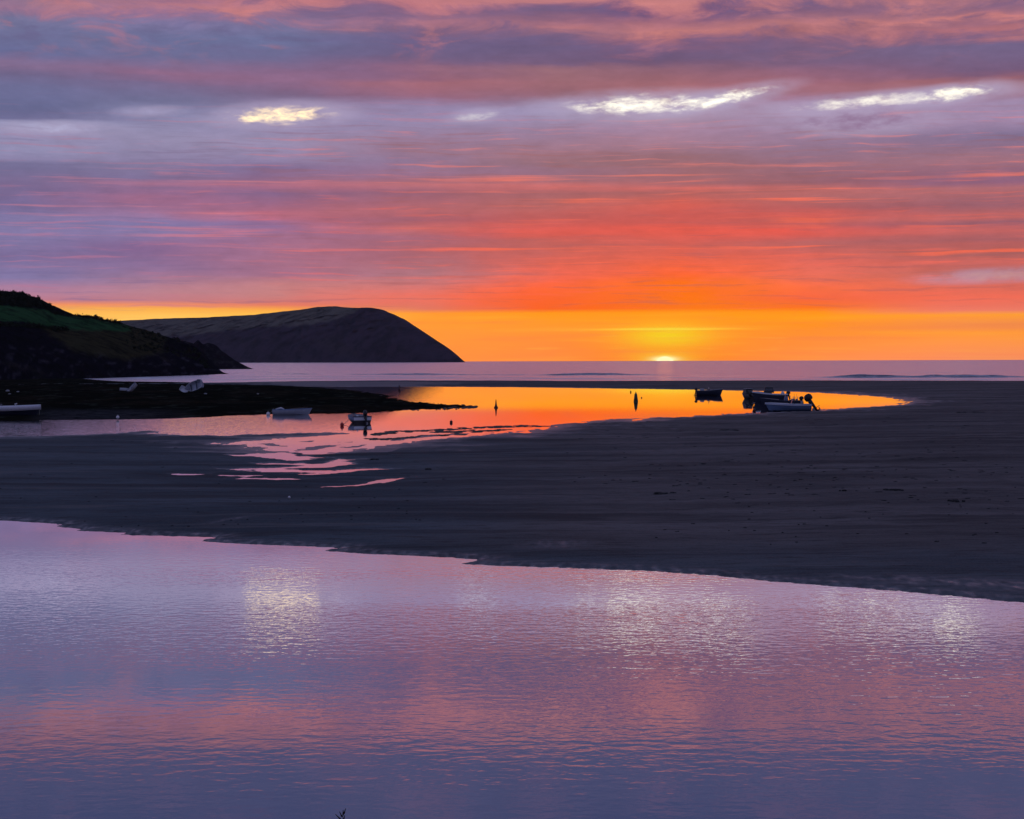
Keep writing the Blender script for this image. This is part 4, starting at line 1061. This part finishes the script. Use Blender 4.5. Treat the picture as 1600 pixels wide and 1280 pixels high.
buoy(1223, 614, 2.8, 'buoywhite', 'pinkish white buoy behind the wheelhouse boat near the far lagoon shore')
buoy(1271.5, 639.5, 2.9, 'buoywhite', 'white buoy under the tilted outboard of the front speedboat', 0.03)
def marker(px, pyb, hpx, rpx, mat, label, style):
    g_ = G(px, pyb); k_ = FPX / g_.y; h_ = hpx / k_; r = rpx / k_
    e = empty('channel_marker', (g_.x, g_.y, 0)); tag(e, label, 'channel marker', 'channel markers')
    if style == 'cone':
        MB().lathe([(r * .8, -.2), (r * 1.25, 0), (r * 1.25, h_ * .10), (r * .75, h_ * .18)], 14).build('float', M[mat], e)
        MB().lathe([(r * .75, h_ * .17), (r * .5, h_ * .45), (r * .32, h_ * .8), (r * .22, h_ * .92)], 12).build('tower', M[mat], e)
        MB().lathe([(r * .10, h_ * .9), (r * .3, h_ * .94), (r * .2, h_)], 10).build('topmark', M[mat], e)
    elif style == 'spindle':
        MB().lathe([(r * .6, -.3), (r * 1.05, 0), (r * 1.0, h_ * .12)], 14).build('float', M[mat], e)
        MB().lathe([(r * 1.0, h_ * .11), (r * .8, h_ * .4), (r * .6, h_ * .75), (r * .25, h_ * .86)], 12).build('tower', M[mat], e)
        MB().lathe([(r * .15, h_ * .84), (r * .2, h_ * .92), (r * .15, h_)], 10).build('topmark', M[mat], e)
    else:
        MB().tube([(0, 0, -.3), (0, 0, h_ * .85)], [r * .55, r * .4], 8).build('pole', M[mat], e)
        MB().lathe([(r * 1.0, h_ * .0), (r * 1.0, h_ * .25), (r * .5, h_ * .32)], 10).build('float', M[mat], e)
        MB().lathe([(r * .6, h_ * .84), (r * .7, h_ * .92), (r * .2, h_)], 10).build('topmark', M[mat], e)
marker(775, 637.2, 13.0, 2.5, 'buoydark', 'dark narrow conical marker rising from the orange water right of the seaweed spit', 'cone')
marker(993.5, 627.6, 15.5, 3.4, 'green', 'tall spindle-shaped marker standing in the orange lagoon left of the launch', 'spindle')
marker(624, 610.5, 8.5, 1.6, 'buoydark', 'small distant pole marker near the far lagoon shore above the mudflat tip', 'pole')
marker(1177.2, 637, 5.5, 0.9, 'buoydark', 'short thin stick marker directly behind the dark red buoy near the boats', 'pole')

# far person-sized shrub on the skyline and other small bits
i_ = np.argmin(np.abs(NC[:, 0] - 182) + np.abs(NC[:, 2] - 1) * 300)
o = clumps('shrub', [(NV[i_, 0], NV[i_, 1], NV[i_, 2] - .2, 1.0), (NV[i_, 0], NV[i_, 1], NV[i_, 2] + .7, .7)], M['scrub'], .3, 80, 1.2)
tag(o, 'single small shrub standing on the skyline where the green field ends', 'shrub')
g = G(452, 784.5); o = MB().lathe([(.01, 0), (.05, .01), (.06, .04), (.04, .08), (.01, .1)], 10).build('shell', M['shell'])
o.location = (g.x, g.y, sand_z(g.x, g.y)); tag(o, 'tiny white shell on the sand below the pink puddles', 'shell')
# dried stalk on the near bank, only its tip reaching into the frame
d = ray(536, 1266); t_ = 7.0 / d.y; tip = Vector((d.x * t_, 7.0, H + d.z * t_))
e = empty('dry_stalk', (tip.x - .02, 7.0, 3.2)); tag(e, 'tip of a dark dried plant stalk poking up at the bottom edge', 'plant')
top = tip - Vector(e.location)
MB().tube([(0, 0, 0), (.01, 0, top.z * .6), (top.x, 0, top.z)], [.004, .003, .0012], 6).build('stem', M['stalk'], e)
m_ = MB()
for dx_, dz_, l_ in ((0, 0, .02), (.010, .006, .014), (-.014, -.006, .012), (-.03, -.016, .01), (.006, -.02, .016)):
    m_.tube([(top.x + dx_ * .3, 0, top.z + dz_ - .02), (top.x + dx_, .004, top.z + dz_)], [.0035, .001], 5)
m_.build('seed_head', M['stalk'], e)

def line(root_name, a, b_, sag, label):
    a, b_ = Vector(a), Vector(b_); e_ = empty(root_name, a)
    tag(e_, label, 'rope', 'mooring lines')
    MB().tube([(b_ - a) * t_ + Vector((0, 0, -sag * 4 * t_ * (1 - t_))) for t_ in [k / 8 for k in range(9)]], 0.022, 5).build('rope', M['rope'], e_)
for nm_, a_, bpx, lab_ in (('dinghy', (1.0, -.3), (534.5, 664.5), 'thin slack line between the small dinghy and its red buoy'),
                           ('rowing_boat', (-2.1, .5), (419, 648.6), 'thin slack line between the rowing boat and its pale buoy'),
                           ('launch', (-2.0, .6), (1092, 615.5), 'thin slack line between the dark launch and the tiny buoy')):
    o_ = bpy.data.objects[nm_]; c_, s_ = math.cos(o_.rotation_euler.z), math.sin(o_.rotation_euler.z)
    st_ = (o_.location.x + c_ * a_[0], o_.location.y + s_ * a_[0], a_[1] + .2) if nm_ != 'dinghy' else (o_.location.x - .7, o_.location.y + .2, .55)
    g_ = G(*bpx); line('mooring_line', st_, (g_.x, g_.y, .06), .12, lab_)

# ------------------------------------------------------------------ air
hz_m = bpy.data.materials.new('sea_air'); hz_m.use_nodes = True
n = hz_m.node_tree; n.nodes.clear()
o_ = n.nodes.new('ShaderNodeOutputMaterial'); pv = n.nodes.new('ShaderNodeVolumePrincipled')
pv.inputs['Color'].default_value = (0.92, 0.92, 1.0, 1); pv.inputs['Density'].default_value = 1.25e-5; pv.inputs['Anisotropy'].default_value = 0.45
n.links.new(pv.outputs[0], o_.inputs['Volume'])
m_ = MB().box((0, 3150, 75), (62400, 12400, 160)); o = m_.build('haze', hz_m, None, smooth=False)
tag(o, kind='stuff')
